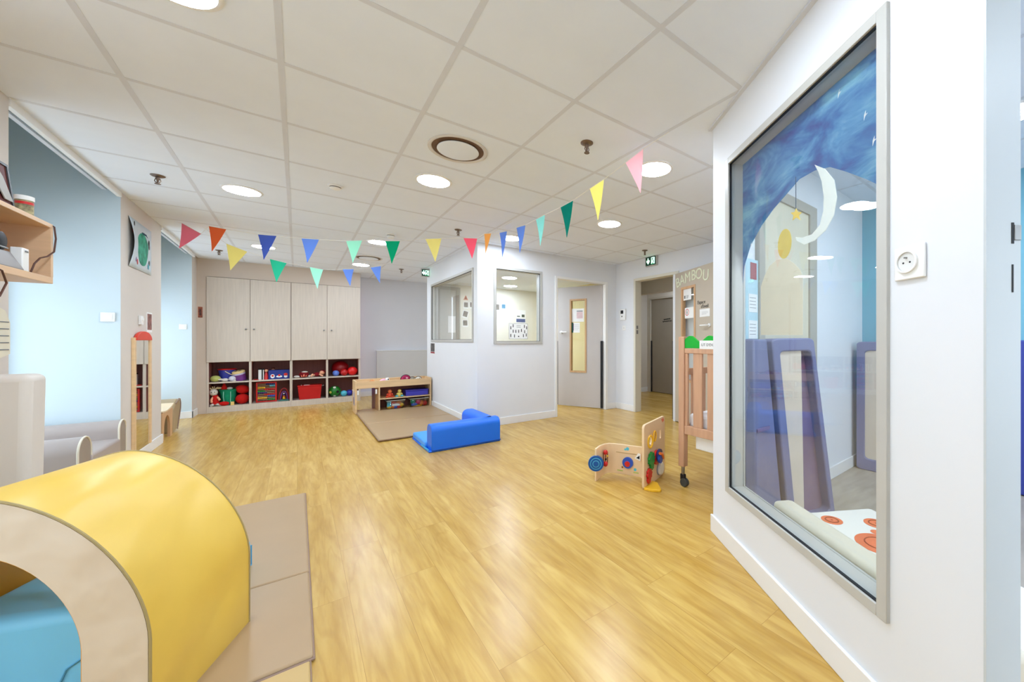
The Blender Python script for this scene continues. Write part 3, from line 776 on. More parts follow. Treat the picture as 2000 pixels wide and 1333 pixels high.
k = MB(Mn); k.prism(circ(-0.055, 0.026, 0.008, n=12), 'Z', 0, 0.0008); k.prism([(-0.066, -0.02), (-0.06, 0.0), (-0.066, 0.014), (-0.044, 0.014), (-0.05, 0.0), (-0.044, -0.02), (-0.055, -0.008)], 'Z', 0, 0.0008); obj('figure', k, INK, t)
sheet('paper_notice', 'white notice with grey print under the handwritten sign on the beige door', 'notice', local_frame(MB2, 0.70, 1.465, -0.001), 0.21, 0.095, [('print', lines(-0.06, 0.07, 0.01, 3, 0.014), mat('pale_ink', (190, 190, 190), 0.7, 0.2, 0.05, 20))])
t = thing('door_lettering', 'handwritten black words on the beige door above the handle', 'lettering', tuple(MB2 @ Vector((0.7, -0.001, 1.55))))
text('first_word', 'Espace', INK, t, local_frame(MB2, 0.63, 1.60, -0.001), 0.062, align='CENTER')
text('second_word', "d'éveil", INK, t, local_frame(MB2, 0.70, 1.545, -0.001), 0.062, align='CENTER')
t = thing('letter_row', 'pale green cut-out letters arched over the beige door glazing', 'lettering', tuple(MB2 @ Vector((0.35, -0.001, 1.9))))
LETM = mat('letter_card_pale_green', (226, 230, 204), 0.6, 0.3, 0.06, 20)
for i, (ch, x, z, rot) in enumerate((('B', 0.075, 1.915, 0.42), ('A', 0.185, 1.935, 0.25), ('M', 0.325, 1.948, 0.1), ('B', 0.46, 1.957, 0.0), ('O', 0.58, 1.955, -0.08), ('U', 0.725, 1.915, -0.2))):
    text('letter', ch, LETM, t, local_frame(MB2, x, z, -0.002) @ Matrix.Rotation(rot*0.6, 4, 'Z'), 0.19, depth=0.003)

# intercom, blank plate, exit signs, socket
M = on_right(4.563, 1.548)
t = plate('intercom', 'white wall intercom with a black screen beside the corridor opening', 'intercom', M, 0.13, 0.18, 0.025, WPLASTIC, bevel=0.006)
obj('screen', MB(M).box(-0.045, 0.015, 0.025, 0.02, 0.07, 0.027), BLACK, t)
obj('button', MB(M).cyl((-0.012, -0.03, 0.025), (-0.012, -0.03, 0.03), 0.012, n=16), GREYINK, t)
M = on_right(4.55, 1.33)
t = plate('blank_plate', 'small white blank plate below the intercom', 'wall plate', M, 0.08, 0.08, 0.006, WPLASTIC)
obj('key_hole', MB(M).cyl((0, 0, 0.006), (0, 0, 0.007), 0.006, n=12), GREYINK, t)
EXG = mat('exit_sign_green', (6, 62, 44), 0.4, 0.4, 0.05, 10)
EXW = mat('exit_sign_lit_white', (190, 255, 225), 0.4, 0.4, 0.0, 10, emit=0.9)
def exit_sign(label, M, w_, h_):
    t = thing('exit_sign', label, 'exit sign', tuple(M.translation), 0, 'green emergency exit signs')
    obj('housing', MB(M).box(-w_/2-0.012, -h_/2-0.012, 0, w_/2+0.012, h_/2+0.012, 0.04), ALU, t, bevel=0.004)
    obj('panel', MB(M).box(-w_/2, -h_/2, 0.04, w_/2, h_/2, 0.046), EXG, t)
    a = MB(M); q = -w_*0.24; s_ = h_
    a.prism([(q-0.06*s_, 0.36*s_), (q+0.06*s_, 0.36*s_), (q+0.06*s_, 0.06*s_), (q+0.24*s_, 0.12*s_), (q+0.24*s_, -0.08*s_), (q, -0.36*s_), (q-0.24*s_, -0.08*s_), (q-0.24*s_, 0.12*s_), (q-0.06*s_, 0.06*s_)], 'Z', 0.046, 0.048)
    obj('arrow', a, EXW, t)
    p = MB(M); x = w_*0.24
    p.ring([(x-0.26*s_, -0.38*s_), (x+0.28*s_, -0.38*s_), (x+0.28*s_, 0.38*s_), (x-0.26*s_, 0.38*s_)], [(x-0.2*s_, -0.38*s_), (x+0.22*s_, -0.38*s_), (x+0.22*s_, 0.32*s_), (x-0.2*s_, 0.32*s_)], 'Z', 0.046, 0.048)
    obj('doorway', p, EXW, t)
    r = MB(M); r.prism(circ(x+0.05*s_, 0.2*s_, 0.07*s_, n=14), 'Z', 0.046, 0.0485)
    r.prism([(x-0.08*s_, 0.1*s_), (x+0.12*s_, 0.12*s_), (x+0.06*s_, -0.08*s_), (x+0.14*s_, -0.34*s_), (x+0.06*s_, -0.34*s_), (x-0.02*s_, -0.14*s_), (x-0.14*s_, -0.3*s_), (x-0.2*s_, -0.24*s_), (x-0.08*s_, -0.08*s_)], 'Z', 0.046, 0.0485)
    obj('running_figure', r, EXW, t)
exit_sign('green lit exit sign over the corridor opening on the right', on_right(3.92, 2.315), 0.20, 0.125)
exit_sign('green lit exit sign at the far corner of the office block', on_y(1.735, 2.30, 7.02), 0.11, 0.11)
M = MW @ frame((1.216, -0.001, 1.343), (1, 0, 0), (0, 0, 1))
t = plate('power_socket', 'white power socket on the wall right of the painted window', 'socket', M, 0.086, 0.092, 0.008, WPLASTIC, bevel=0.003)
k = MB(M); k.ring(circ(-0.004, 0.002, 0.031), circ(-0.004, 0.002, 0.026), 'Z', 0.008, 0.014); obj('rim', k, WPLASTIC, t, bevel=0.001)
k = MB(M); k.cyl((-0.004, 0.002, 0.0085), (-0.004, 0.002, 0.0095), 0.025, n=24); obj('well', k, mat('socket_well', (226, 226, 224), 0.4, 0.4, 0.01, 10), t)
k = MB(M)
for dx in (-0.0095, 0.0095): k.cyl((-0.004+dx, 0.0, 0.0095), (-0.004+dx, 0.0, 0.0102), 0.0026, n=10)
obj('pin_hole', k, BLACK, t)
k = MB(M); k.cyl((-0.004, 0.013, 0.0095), (-0.004, 0.013, 0.017), 0.0024, n=10); obj('earth_pin', k, STEEL, t)

# radiator panel at the back wall
t = thing('radiator_panel', 'flat white radiator panel on the grey back wall', 'radiator', (1.74, 8.85, 0.06))
k = MB(); k.box(1.263, 8.80, 0.08, 2.6, 8.855, 0.905); obj('panel', k, mat('radiator_white', (214, 214, 214), 0.4, 0.4, 0.01, 5), t, bevel=0.006)
k = MB(); k.box(1.255, 8.795, 0.905, 2.605, 8.868, 0.922); obj('top_grille', k, WPLASTIC, t, bevel=0.003)
k = MB()
for x in (1.4, 2.45): k.box(x, 8.81, 0, x+0.03, 8.85, 0.08)
obj('foot', k, WPLASTIC, t)

# papers inside the office
def wallpaper_set(lst):
    for x0, x1, z0, z1, lb, m_, rot in lst:
        M_ = on_y((x0+x1)/2, (z0+z1)/2, 7.05) @ Matrix.Rotation(rot, 4, 'Z')
        t_ = thing('wall_picture', lb, 'picture', tuple(M_.translation), 0, 'pictures on the office wall')
        obj('sheet', MB(M_).box(-(x1-x0)/2, -(z1-z0)/2, 0, (x1-x0)/2, (z1-z0)/2, 0.003), PAPER, t_)
        obj('image', MB(M_).box(-(x1-x0)*.38, -(z1-z0)*.3, 0.003, (x1-x0)*.38, (z1-z0)*.42, 0.004), m_, t_)
PG = mat('office_photo', (120, 112, 104), 0.6, 0.3, 0.55, 24)
wallpaper_set([
 (2.416, 2.512, 1.722, 1.848, 'upper left grey picture seen through the left office window', PG, 0),
 (2.53, 2.62, 1.728, 1.855, 'upper right grey picture seen through the left office window', PG, 0),
 (2.397, 2.505, 1.542, 1.685, 'tilted grey picture in the middle seen through the left office window', PG, -0.25),
 (2.397, 2.502, 1.378, 1.513, 'lowest grey picture seen through the left office window', PG, 0.03),
 (3.03, 3.132, 1.700, 1.85, 'grey sketch at the left edge of the front office window', PG, 0),
 (3.164, 3.262, 1.742, 1.855, 'small blue picture seen through the front office window', mat('office_photo_blue', (92, 136, 164), 0.6, 0.3, 0.3, 24), 0),
])
t = thing('triangle_picture', 'small orange triangle pinned up inside the office', 'picture', (2.46, 7.05, 1.88))
k = MB(); k.prism([(2.416, 1.885), (2.502, 1.885), (2.459, 1.972)], 'Y', 7.045, 7.049); obj('card', k, mat('orange_card', (206, 120, 90), 0.7, 0.2, 0.1, 20), t)
k = MB(); k.prism([(2.44, 1.90), (2.478, 1.90), (2.459, 1.945)], 'Y', 7.043, 7.045); obj('centre', k, mat('brown_card', (120, 76, 66), 0.7, 0.2, 0.1, 20), t)
Mq = on_y(3.59, 1.60, 7.05)
t = sheet('office_chart', 'sheet with a blue grey band on the far office wall', 'poster', Mq, 0.22, 0.30, [('band', [(-0.10, -0.10, 0.10, -0.03)], mat('band_blue', (88, 98, 140), 0.7, 0.2, 0.1, 20)), ('sketch', [(-0.085, 0.01, -0.02, 0.03), (0.02, 0.005, 0.085, 0.06)], mat('sketch_green', (80, 88, 70), 0.7, 0.2, 0.4, 40))])
Mq = on_y(2.20, 1.42, 7.03)
sheet('office_notice', 'white sheet on the grey door seen through the left office window', 'notice', Mq, 0.13, 0.30)
Mq = on_y(2.395, 1.256, 4.775)
t = sheet('symbol_chart', 'white chart with rows of small black symbols stuck on the front office window', 'poster', Mq, 0.285, 0.215)
k = MB(Mq)
for a, b, c_, d in ((-0.1425, -0.1075, -0.139, 0.1075), (0.139, -0.1075, 0.1425, 0.1075), (-0.139, 0.104, 0.139, 0.1075), (-0.139, -0.1075, 0.139, -0.104)): k.box(a, b, 0.0012, c_, d, 0.002)
obj('border', k, GREYINK, t)
random.seed(3)
k = MB(Mq)
for x, y in ((-0.115, 0.045), (-0.08, 0.075), (0.09, 0.07), (0.125, 0.05), (-0.08, 0.0), (-0.04, -0.002), (0.003, 0.0), (0.045, 0.012), (0.095, -0.005), (-0.115, -0.06), (-0.06, -0.065), (0.075, -0.06), (0.12, -0.05)):
    k.prism(circ(x, y+0.014, 0.006, 0.007, 10), 'Z', 0.0012, 0.0022); k.box(x-0.005, y-0.022, 0.0012, x+0.006, y+0.008, 0.0022)
k.prism(circ(0.003, -0.072, 0.009, n=12), 'Z', 0.0012, 0.0022)
for y in (0.055, 0.075): k.box(-0.03, y, 0.0012, 0.035, y+0.004, 0.002)
obj('symbols', k, INK, t)

# ================================================================== BUNTING
FL = {}
def flag_mat(n, c):
    """thin fabric: lets some light through"""
    if n in FL: return FL[n]
    m = bpy.data.materials.new('pennant_'+n); m.use_nodes = True
    nt = m.node_tree; N = nt.nodes; L = nt.links; b = N['Principled BSDF']
    nz = N.new('ShaderNodeTexNoise'); nz.inputs['Scale'].default_value = 60
    rp = N.new('ShaderNodeValToRGB'); rp.color_ramp.elements[0].color = [v*0.95 for v in lin(c)]+[1]; rp.color_ramp.elements[1].color = lin(c)+[1]
    L.new(nz.outputs['Fac'], rp.inputs[0]); L.new(rp.outputs[0], b.inputs['Base Color']); b.inputs['Roughness'].default_value = 0.8; b.inputs['Specular IOR Level'].default_value = 0.1
    tl = N.new('ShaderNodeBsdfTranslucent'); L.new(rp.outputs[0], tl.inputs[0])
    mx = N.new('ShaderNodeMixShader'); mx.inputs[0].default_value = 0.5
    L.new(b.outputs[0], mx.inputs[1]); L.new(tl.outputs[0], mx.inputs[2]); L.new(mx.outputs[0], N['Material Output'].inputs[0])
    FL[n] = m; return m
FC = dict(pink=(255, 164, 184), orange=(250, 140, 84), dark_blue=(104, 130, 216), blue=(142, 180, 246), mint=(194, 250, 228), green=(20, 196, 146), yellow=(252, 242, 164), red_pink=(255, 126, 150), orange_yellow=(252, 198, 116), teal=(76, 228, 192), aqua=(178, 244, 238), dark_green=(10, 160, 142), pale_pink=(254, 216, 220))
FA = [("pink",[(-0.958,5.876,2.373),(-0.8,5.77,2.263),(-0.981,5.904,2.109)]),("orange",[(-0.737,5.728,2.347),(-0.594,5.631,2.318),(-0.713,5.717,2.081)]),("dark_blue",[(-0.33,5.453,2.27),(-0.176,5.349,2.258),(-0.283,5.425,2.002)]),("blue",[(0.036,5.205,2.236),(0.184,5.083,2.223),(0.084,5.17,1.975)]),("mint",[(0.412,4.876,2.202),(0.544,4.756,2.204),(0.467,4.824,1.968)]),("green",[(0.735,4.582,2.194),(0.857,4.471,2.191),(0.79,4.532,1.952)]),("yellow",[(1.066,4.281,2.208),(1.194,4.164,2.21),(1.145,4.21,1.967)]),("red_pink",[(1.372,4.002,2.211),(1.482,3.901,2.203),(1.442,3.94,1.994)]),("orange_yellow",[(1.539,3.849,2.25),(1.592,3.801,2.254),(1.546,3.84,2.04)])]
FB = [("yellow",[(-0.6,5.694,2.176),(-0.435,5.713,2.116),(-0.572,5.729,1.897)]),("teal",[(-0.248,5.762,2.069),(-0.099,5.83,2.052),(-0.191,5.797,1.813)]),("mint",[(0.122,5.942,2.047),(0.261,6.044,2.046),(0.2,5.963,1.787)]),("blue",[(0.488,6.268,2.112),(0.625,6.327,2.137),(0.581,6.311,1.892)]),("blue",[(0.83,6.317,2.182),(0.963,6.335,2.223),(0.941,6.276,1.965)])]
FCS = [("blue",[(1.747,3.932,2.316),(1.749,3.756,2.294),(1.741,3.854,2.031)]),("blue",[(1.742,3.512,2.274),(1.733,3.308,2.249),(1.726,3.413,1.999)]),("aqua",[(1.719,3.072,2.242),(1.699,2.882,2.231),(1.709,2.979,1.982)]),("dark_green",[(1.646,2.544,2.193),(1.621,2.337,2.181),(1.619,2.417,1.921)]),("yellow",[(1.617,2.122,2.201),(1.627,1.98,2.221),(1.619,2.032,1.958)]),("pale_pink",[(1.666,1.803,2.282),(1.697,1.676,2.331),(1.709,1.711,2.069)])]
STR = mat('bunting_string', (232, 230, 224), 0.7, 0.2, 0.02, 60)
def bunting(label, flags, e0, e1):
    t = thing('bunting', label, 'bunting', e0, 0, 'strings of pennants under the ceiling')
    pts = [e0]
    for c, (a, b, d) in flags: pts += [a, b]
    pts.append(e1)
    k = MB(); k.tube(pts, 0.0022, 6); obj('string', k, STR, t)
    for c, (a, b, d) in flags:
        A, B, D_ = Vector(a), Vector(b), Vector(d)
        nrm = (B-A).cross(D_-A).normalized()*0.0012
        v = []; f = []; n = 7
        for s_ in (1, -1):
            for i in range(n+1):
                r = i/n; w_ = max(1-r, 0.02)
                mid = (A+B)/2*(1-r)+D_*r; half = (B-A)/2*w_
                bow = nrm.normalized()*0.006*math.sin(PI*r)
                v += [mid-half+nrm*s_+bow, mid+half+nrm*s_+bow]
        o_ = 2*(n+1)
        for i in range(n):
            p = 2*i; f += [(p, p+1, p+3, p+2), (o_+p, o_+p+2, o_+p+3, o_+p+1), (p, p+2, o_+p+2, o_+p), (p+1, o_+p+1, o_+p+3, p+3)]
        f += [(0, o_, o_+1, 1), (2*n, 2*n+1, o_+2*n+1, o_+2*n)]
        k = MB(); k.add(v, f); obj('pennant', k, flag_mat(c, FC[c]), t, label=c.replace('_', ' ')+' triangular pennant')
    return t
bunting('longest string of nine pennants from the left wall across to the office corner', FA, (-0.99, 5.9, 2.376), (1.757, 3.65, 2.376))
bunting('lower string of five pennants in front of the cupboards', FB, (-0.783, 5.75, 2.33), (1.216, 6.40, 2.376))
bunting('string of six pennants running back from the painted window to the office corner', FCS, (1.72, 4.32, 2.376), (1.735, 1.50, 2.374))
# ================================================================== CUPBOARDS WITH CUBBYHOLES
def cupboard(label, x0, x1, c1, c2, knobs):
    t = thing('storage_cupboard', label, 'cupboard', ((x0+x1)/2, 8.5, 0), 0, 'built-in cupboards')
    k = MB()
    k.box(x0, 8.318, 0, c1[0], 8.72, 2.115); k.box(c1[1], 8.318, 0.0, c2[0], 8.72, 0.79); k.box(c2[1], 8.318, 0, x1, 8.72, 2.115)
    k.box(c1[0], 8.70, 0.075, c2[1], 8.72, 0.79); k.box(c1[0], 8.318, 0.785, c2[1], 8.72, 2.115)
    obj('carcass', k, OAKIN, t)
    k = MB()
    for a, b, c_, d in ((x0, c1[0], 0, 0.79), (c1[1], c2[0], 0.095, 0.785), (c2[1], x1, 0, 0.79), (c1[0], c2[1], 0.0, 0.095), (c1[0], c2[1], 0.785, 0.79)): k.box(a, 8.30, c_, b, 8.318, d)
    obj('face_frame', k, OAK, t)
    for a, b in (c1, c2):
        obj('shelf', MB().box(a, 8.30, 0.455, b, 8.70, 0.475), OAK, t)
        obj('bottom_board', MB().box(a, 8.318, 0.075, b, 8.70, 0.095), OAK, t)
    mid = (c1[1]+c2[0])/2
    for i, (a, b) in enumerate(((x0+0.002, mid-0.002), (mid+0.002, x1-0.002))):
        d = obj('door', MB().box(a, 8.279, 0.79, b, 8.299, 2.112), OAK, t, bevel=0.0015)
        kx = knobs[i]
        k = MB(); k.lathe((kx, 8.279, 1.307), [(0.006, 0), (0.006, -0.012), (0.013, -0.018), (0.013, -0.026), (0.008, -0.030)], 16, 'Y'); obj('knob', k, STEEL, d)
    return t
cupboard('left pale oak cupboard with plush toys and abacus in its cubbyholes', -1.094, -0.085, (-1.07, -0.612), (-0.582, -0.10), (-0.645, -0.55))
cupboard('right pale oak cupboard with red crate and balls in its cubbyholes', -0.083, 0.923, (-0.066, 0.402), (0.432, 0.895), (0.37, 0.48))

ZU, ZL = 0.475, 0.095
YT = 8.40
# --- upper left cubby
t = thing('toy_bucket', 'blue bucket with a red rim in the top left cubbyhole', 'toy bucket', (-0.885, 8.50, ZU))
k = MB(); k.lathe((-0.885, 8.50, ZU), [(0.085, 0), (0.105, 0.185), (0.10, 0.185), (0.082, 0.01)], 28); obj('body', k, NAVY if False else mat('bucket_blue', (56, 66, 168), 0.35, 0.5, 0.05, 8), t)
k = MB(); k.tube([(-0.885+0.107*math.cos(2*PI*i/28), 8.50+0.107*math.sin(2*PI*i/28), ZU+0.188) for i in range(28)], 0.009, 8, True); obj('rim', k, REDP, t)
k = MB(); k.tube([(-0.90, 8.392, ZU+0.16), (-0.85, 8.385, ZU+0.12), (-0.80, 8.40, ZU+0.09)], 0.006, 8); obj('handle', k, mat('handle_cream', (226, 214, 180), 0.4, 0.4, 0.03, 8), t)
t = thing('toy_drum', 'purple drum with a beige top beside the blue bucket', 'toy drum', (-0.715, 8.42, ZU))
TD = Matrix.Translation((-0.715, 8.42, ZU+0.008)) @ Matrix.Rotation(-0.22, 4, 'Y') @ Matrix.Rotation(0.15, 4, 'X')
k = MB(TD); k.lathe((0, 0, 0), [(0.07, 0.0), (0.076, 0.11), (0.072, 0.115)], 28); obj('shell', k, PURPLEP, t)
k = MB(TD); k.lathe((0, 0, 0), [(0.077, 0.10), (0.078, 0.125)], 28); obj('hoop', k, mat('hoop_lilac', (196, 190, 220), 0.4, 0.4, 0.03, 8), t)
k = MB(TD); k.lathe((0, 0, 0), [(0.08, 0.125), (0.08, 0.15), (0.07, 0.158)], 28); obj('lid', k, mat('lid_beige', (226, 200, 140), 0.5, 0.4, 0.05, 12), t)
k = MB(TD)
for a in range(4): k.ball((0.034*math.cos(a*PI/2+.6), 0.034*math.sin(a*PI/2+.6), 0.158), 0.016, 0.012, 0.004, 10, 6)
obj('lid_hole', k, mat('lid_brown', (104, 70, 40), 0.5, 0.4, 0.05, 12), t)
solo('toy_melon', MB().ball((-1.008, 8.39, ZU+0.05), 0.062, 0.055, 0.049), mat('melon_green', (186, 190, 104), 0.6, 0.3, 0.1, 14), 'yellow green toy melon at the left end of the top shelf', 'toy')
t = thing('plush_rabbit', 'small white plush lying on the shelf in front of the bucket', 'plush toy', (-0.865, 8.375, ZU))
k = MB(); k.ball((-0.90, 8.375, ZU+0.026), 0.045, 0.03, 0.026, 16, 10); obj('body', k, PLUSHW, t)
k = MB(); k.ball((-0.815, 8.37, ZU+0.042), 0.042, 0.035, 0.042, 16, 10); obj('head', k, mat('plush_pale_lilac', (214, 214, 228), 0.9, 0.1, 0.05, 40, bump=0.4, bscale=160), t)
for s_ in (-1, 1):
    k = MB(); k.ball((-0.945, 8.37+0.018*s_, ZU+0.035), 0.032, 0.011, 0.014, 12, 8, ); obj('leg', k, PLUSHW, t)
    k = MB(); k.ball((-0.79, 8.36, ZU+0.03+0.02*s_), 0.02, 0.01, 0.026, 12, 8); obj('ear', k, PLUSHW, t)
# --- lower left cubby
t = thing('rag_doll', 'white headed rag doll in red sitting in the bottom left cubbyhole', 'doll', (-1.01, 8.40, ZL))
k = MB(); k.ball((-1.03, 8.40, ZL+0.215), 0.05, 0.048, 0.055, 18, 12); h_ = obj('head', k, PLUSHW, t)
k = MB()
for s_ in (-1, 1): k.ball((-1.03+0.018*s_, 8.355, ZL+0.222), 0.006, 0.004, 0.007, 8, 6)
obj('eye', k, INK, h_)
k = MB()
for i in range(6):
    a = -0.9+i*0.36; k.tube([(-1.03+0.03*math.sin(a), 8.40, ZL+0.26), (-1.03+0.065*math.sin(a), 8.39, ZL+0.30+0.012*math.cos(a*5))], 0.006, 6)
obj('hair', k, mat('hair_cream', (220, 204, 160), 0.8, 0.2, 0.1, 30), h_)
k = MB(); k.lathe((-1.01, 8.40, ZL), [(0.052, 0.03), (0.05, 0.09), (0.03, 0.17)], 16); obj('body', k, PLUSHR, t)
k = MB(); k.tube([(-1.035, 8.385, ZL+0.14), (-1.05, 8.36, ZL+0.10), (-1.045, 8.35, ZL+0.06)], 0.015, 8); obj('arm', k, SKIN, t)
k = MB(); k.tube([(-0.985, 8.385, ZL+0.14), (-0.965, 8.36, ZL+0.115), (-0.955, 8.35, ZL+0.09)], 0.015, 8); obj('arm', k, SKIN, t)
k = MB(); k.tube([(-1.03, 8.37, ZL+0.03), (-1.045, 8.34, ZL+0.022), (-1.05, 8.33, ZL+0.02)], 0.019, 8); obj('leg', k, PLUSHW, t)
k = MB(); k.tube([(-1.0, 8.37, ZL+0.03), (-0.94, 8.345, ZL+0.022), (-0.88, 8.34, ZL+0.028)], 0.017, 8); obj('leg', k, PLUSHW, t)
t = thing('fabric_bag', 'green fabric bag in the bottom left cubbyhole', 'bag', (-0.87, 8.47, ZL))
k = MB(); k.lathe((-0.87, 8.47, ZL), [(0.07, 0.0), (0.09, 0.06), (0.095, 0.19), (0.115, 0.25), (0.08, 0.245)], 14); obj('body', k, mat('bag_green', (20, 140, 100), 0.7, 0.2, 0.15, 14), t)
for dx in (-0.045, 0.035):
    k = MB(); k.tube([(-0.87+dx, 8.378, ZL+0.22), (-0.87+dx*1.05, 8.374, ZL+0.14), (-0.87+dx*0.9, 8.388, ZL+0.05)], 0.005, 6); obj('strap', k, mat('strap_mint', (140, 214, 190), 0.6, 0.3, 0.05, 20), t)
t = thing('toy_gnome', 'red cone hatted toy lying on top of the green bag', 'plush toy', (-0.92, 8.46, ZL+0.25))
k = MB(); k.lathe((-0.915, 8.45, ZL+0.25), [(0.04, 0), (0.032, 0.03), (0.006, 0.10)], 16); obj('hat', k, PLUSHR, t)
k = MB(); k.ball((-0.975, 8.44, ZL+0.275), 0.035, 0.02, 0.016, 12, 8); obj('arm', k, mat('toy_cream', (230, 206, 160), 0.7, 0.2, 0.05, 20), t)
k = MB(); k.ball((-0.85, 8.44, ZL+0.262), 0.035, 0.022, 0.02, 12, 8); obj('foot', k, PLUSHW, t)
def cushion(nm, label, c, rx, ry, rz, rot, m_, cat='cushion', grp=None):
    v = MB(); M_ = Matrix.Translation(c) @ Matrix.Rotation(rot, 4, 'Y'); n, mm = 28, 14; vs = []; fs = []
    b = MB(M_); b.ball((0, 0, 0), rx, ry, rz, n, mm)
    return solo(nm, b, m_, label, cat, grp)
cushion('plush_cushion', 'upper red plush cushion leaning in the bottom left cubbyhole', (-0.70, 8.45, ZL+0.235), 0.085, 0.06, 0.07, 0.35, PLUSHR, grp='red plush cushions')
cushion('plush_cushion', 'lower red plush cushion lying in the bottom left cubbyhole', (-0.70, 8.42, ZL+0.083), 0.085, 0.08, 0.08, -0.1, PLUSHR, grp='red plush cushions')
solo('plush_ball', MB().ball((-0.905, 8.345, ZL+0.035), 0.06, 0.03, 0.033), PLUSHR, 'small dark red plush in front of the green bag', 'plush toy')
solo('wooden_block', MB().box(-0.832, 8.335, ZL, -0.79, 8.37, ZL+0.055), mat('block_cream', (232, 200, 120), 0.5, 0.3, 0.05, 20), 'cream block beside the green bag', 'toy block', bevel=0.004)
# --- upper second cubby
t = thing('toy_tin', 'black and white striped tin standing on the second top shelf', 'tin', (-0.47, 8.42, ZU))
k = MB(); k.box(-0.505, 8.39, ZU, -0.465, 8.45, ZU+0.165); obj('white_side', k, PAPER, t)
k = MB(); k.box(-0.465, 8.39, ZU, -0.448, 8.45, ZU+0.165); obj('stripe', k, INK, t)
k = MB(); k.box(-0.448, 8.39, ZU, -0.437, 8.45, ZU+0.16); obj('spine', k, PAPER, t)
k = MB(); k.box(-0.508, 8.388, ZU+0.165, -0.435, 8.452, ZU+0.18); obj('lid', k, INK, t)
for x, sx, lb, hc in ((-0.405, 1, 'small doll with a red skirt between the striped tin and the blue box', REDP), (-0.325, 0.85, 'small brown haired doll standing behind the blue box', mat('doll_brown', (110, 60, 44), 0.6, 0.3, 0.1, 20))):
    yb = 8.40 if x < -0.35 else 8.56
    t = thing('toy_figure', lb, 'doll', (x, yb, ZU), 0, 'small standing dolls')
    k = MB(); k.lathe((x, yb, ZU), [(0.03, 0), (0.024, 0.06), (0.012, 0.12)], 14); obj('dress', k, hc, t)
    k = MB(); k.ball((x, yb, ZU+0.15), 0.024, 0.022, 0.028, 14, 10); obj('head', k, SKIN, t)
    k = MB(); k.ball((x, yb+0.006, ZU+0.166), 0.027, 0.024, 0.022, 14, 8); obj('hair', k, mat('doll_hair', (90, 40, 36), 0.7, 0.2, 0.1, 20), t)
solo('toy_scrap', MB().ball((-0.53, 8.36, ZU+0.008), 0.035, 0.02, 0.008), REDP, 'flat red toy piece at the front of the second top shelf', 'toy')
t = thing('toy_box', 'dark blue box with white and red printed animals on the second top shelf', 'box', (-0.24, 8.46, ZU))
k = MB(); k.box(-0.378, 8.37, ZU, -0.105, 8.55, ZU+0.15); obj('carton', k, mat('box_blue', (34, 52, 132), 0.5, 0.4, 0.08, 12), t, bevel=0.002)
for cx, kind in ((-0.325, 0), (-0.24, 1), (-0.155, 2)):
    k = MB()
    if kind == 0: k.ball((cx, 8.369, ZU+0.05), 0.028, 0.003, 0.035, 14, 8)
    elif kind == 1: k.ball((cx, 8.369, ZU+0.042), 0.04, 0.003, 0.018, 14, 8)
    else: k.ball((cx, 8.369, ZU+0.04), 0.024, 0.003, 0.022, 14, 8)
    obj('white_print', k, PAPER, t)
    k = MB()
    k.ball((cx, 8.367, ZU+(0.062 if kind == 1 else 0.058 if kind == 0 else 0.075)), 0.016 if kind < 2 else 0.026, 0.003, 0.018 if kind < 2 else 0.024, 12, 8); obj('red_print', k, REDP, t)
# --- abacus and bead maze, lower second cubby
t = thing('abacus', 'red framed abacus with coloured bead rows', 'abacus', (-0.405, 8.40, ZL))
for nm, bxs in (('side_post', (-0.535, -0.515)), ('side_post', (-0.292, -0.272))):
    obj(nm, MB().box(bxs[0], 8.385, ZL, bxs[1], 8.415, ZL+0.335), REDP, t, bevel=0.003)
obj('top_rail', MB().box(-0.515, 8.388, ZL+0.318, -0.292, 8.412, ZL+0.335), REDP, t)
obj('bottom_rail', MB().box(-0.515, 8.388, ZL+0.006, -0.292, 8.412, ZL+0.022), REDP, t)
rows = [(NAVY, 5, 1), (CYANP, 3, 1), (YELP, 4, 0), (REDP, 6, 1), (GREENP, 4, 0), (NAVY, 5, 0), (REDP, 6, 1), (BLUEP, 4, 1), (YELP, 5, 0), (GREENP, 4, 1)]
for i, (m_, n_, side) in enumerate(rows):
    z = ZL+0.300-i*0.0285
    k = MB(); k.cyl((-0.515, 8.40, z), (-0.292, 8.40, z), 0.003, n=8); wr = obj('wire', k, mat('wire_cream', (232, 200, 150), 0.5, 0.3, 0.04, 20), t)
    k = MB()
    for j in range(n_):
        x = (-0.306-0.0235*j) if side else (-0.502+0.0235*j)
        k.cyl((x-0.010, 8.40, z), (x+0.010, 8.40, z), 0.0125, n=12)
    obj('bead_row', k, m_, wr)
t = thing('bead_arch', 'small arched bead toy beside the abacus', 'toy', (-0.178, 8.40, ZL))
k = MB(); k.box(-0.245, 8.37, ZL, -0.112, 8.43, ZL+0.022); obj('base', k, mat('base_teal', (60, 120, 110), 0.5, 0.3, 0.05, 20), t, bevel=0.004)
k = MB(); k.tube([(-0.178-0.065*math.cos(a), 8.40, ZL+0.02+0.195*math.sin(a)) for a in [PI*i/16 for i in range(17)]], 0.009, 8); obj('outer_arch', k, mat('arch_red', (150, 24, 30), 0.4, 0.4, 0.05, 20), t)
k = MB(); k.tube([(-0.178-0.045*math.cos(a), 8.40, ZL+0.02+0.14*math.sin(a)) for a in [PI*i/16 for i in range(17)]], 0.008, 8); obj('inner_arch', k, PURPLEP, t)
for z, m_, r_ in ((0.045, YELP, 0.02), (0.075, ORANGEP, 0.017), (0.1, NAVY, 0.015), (0.125, PAPER, 0.011)):
    k = MB(); k.ball((-0.178, 8.40, ZL+z), r_, n=14, m=10); obj('bead', k, m_, t)
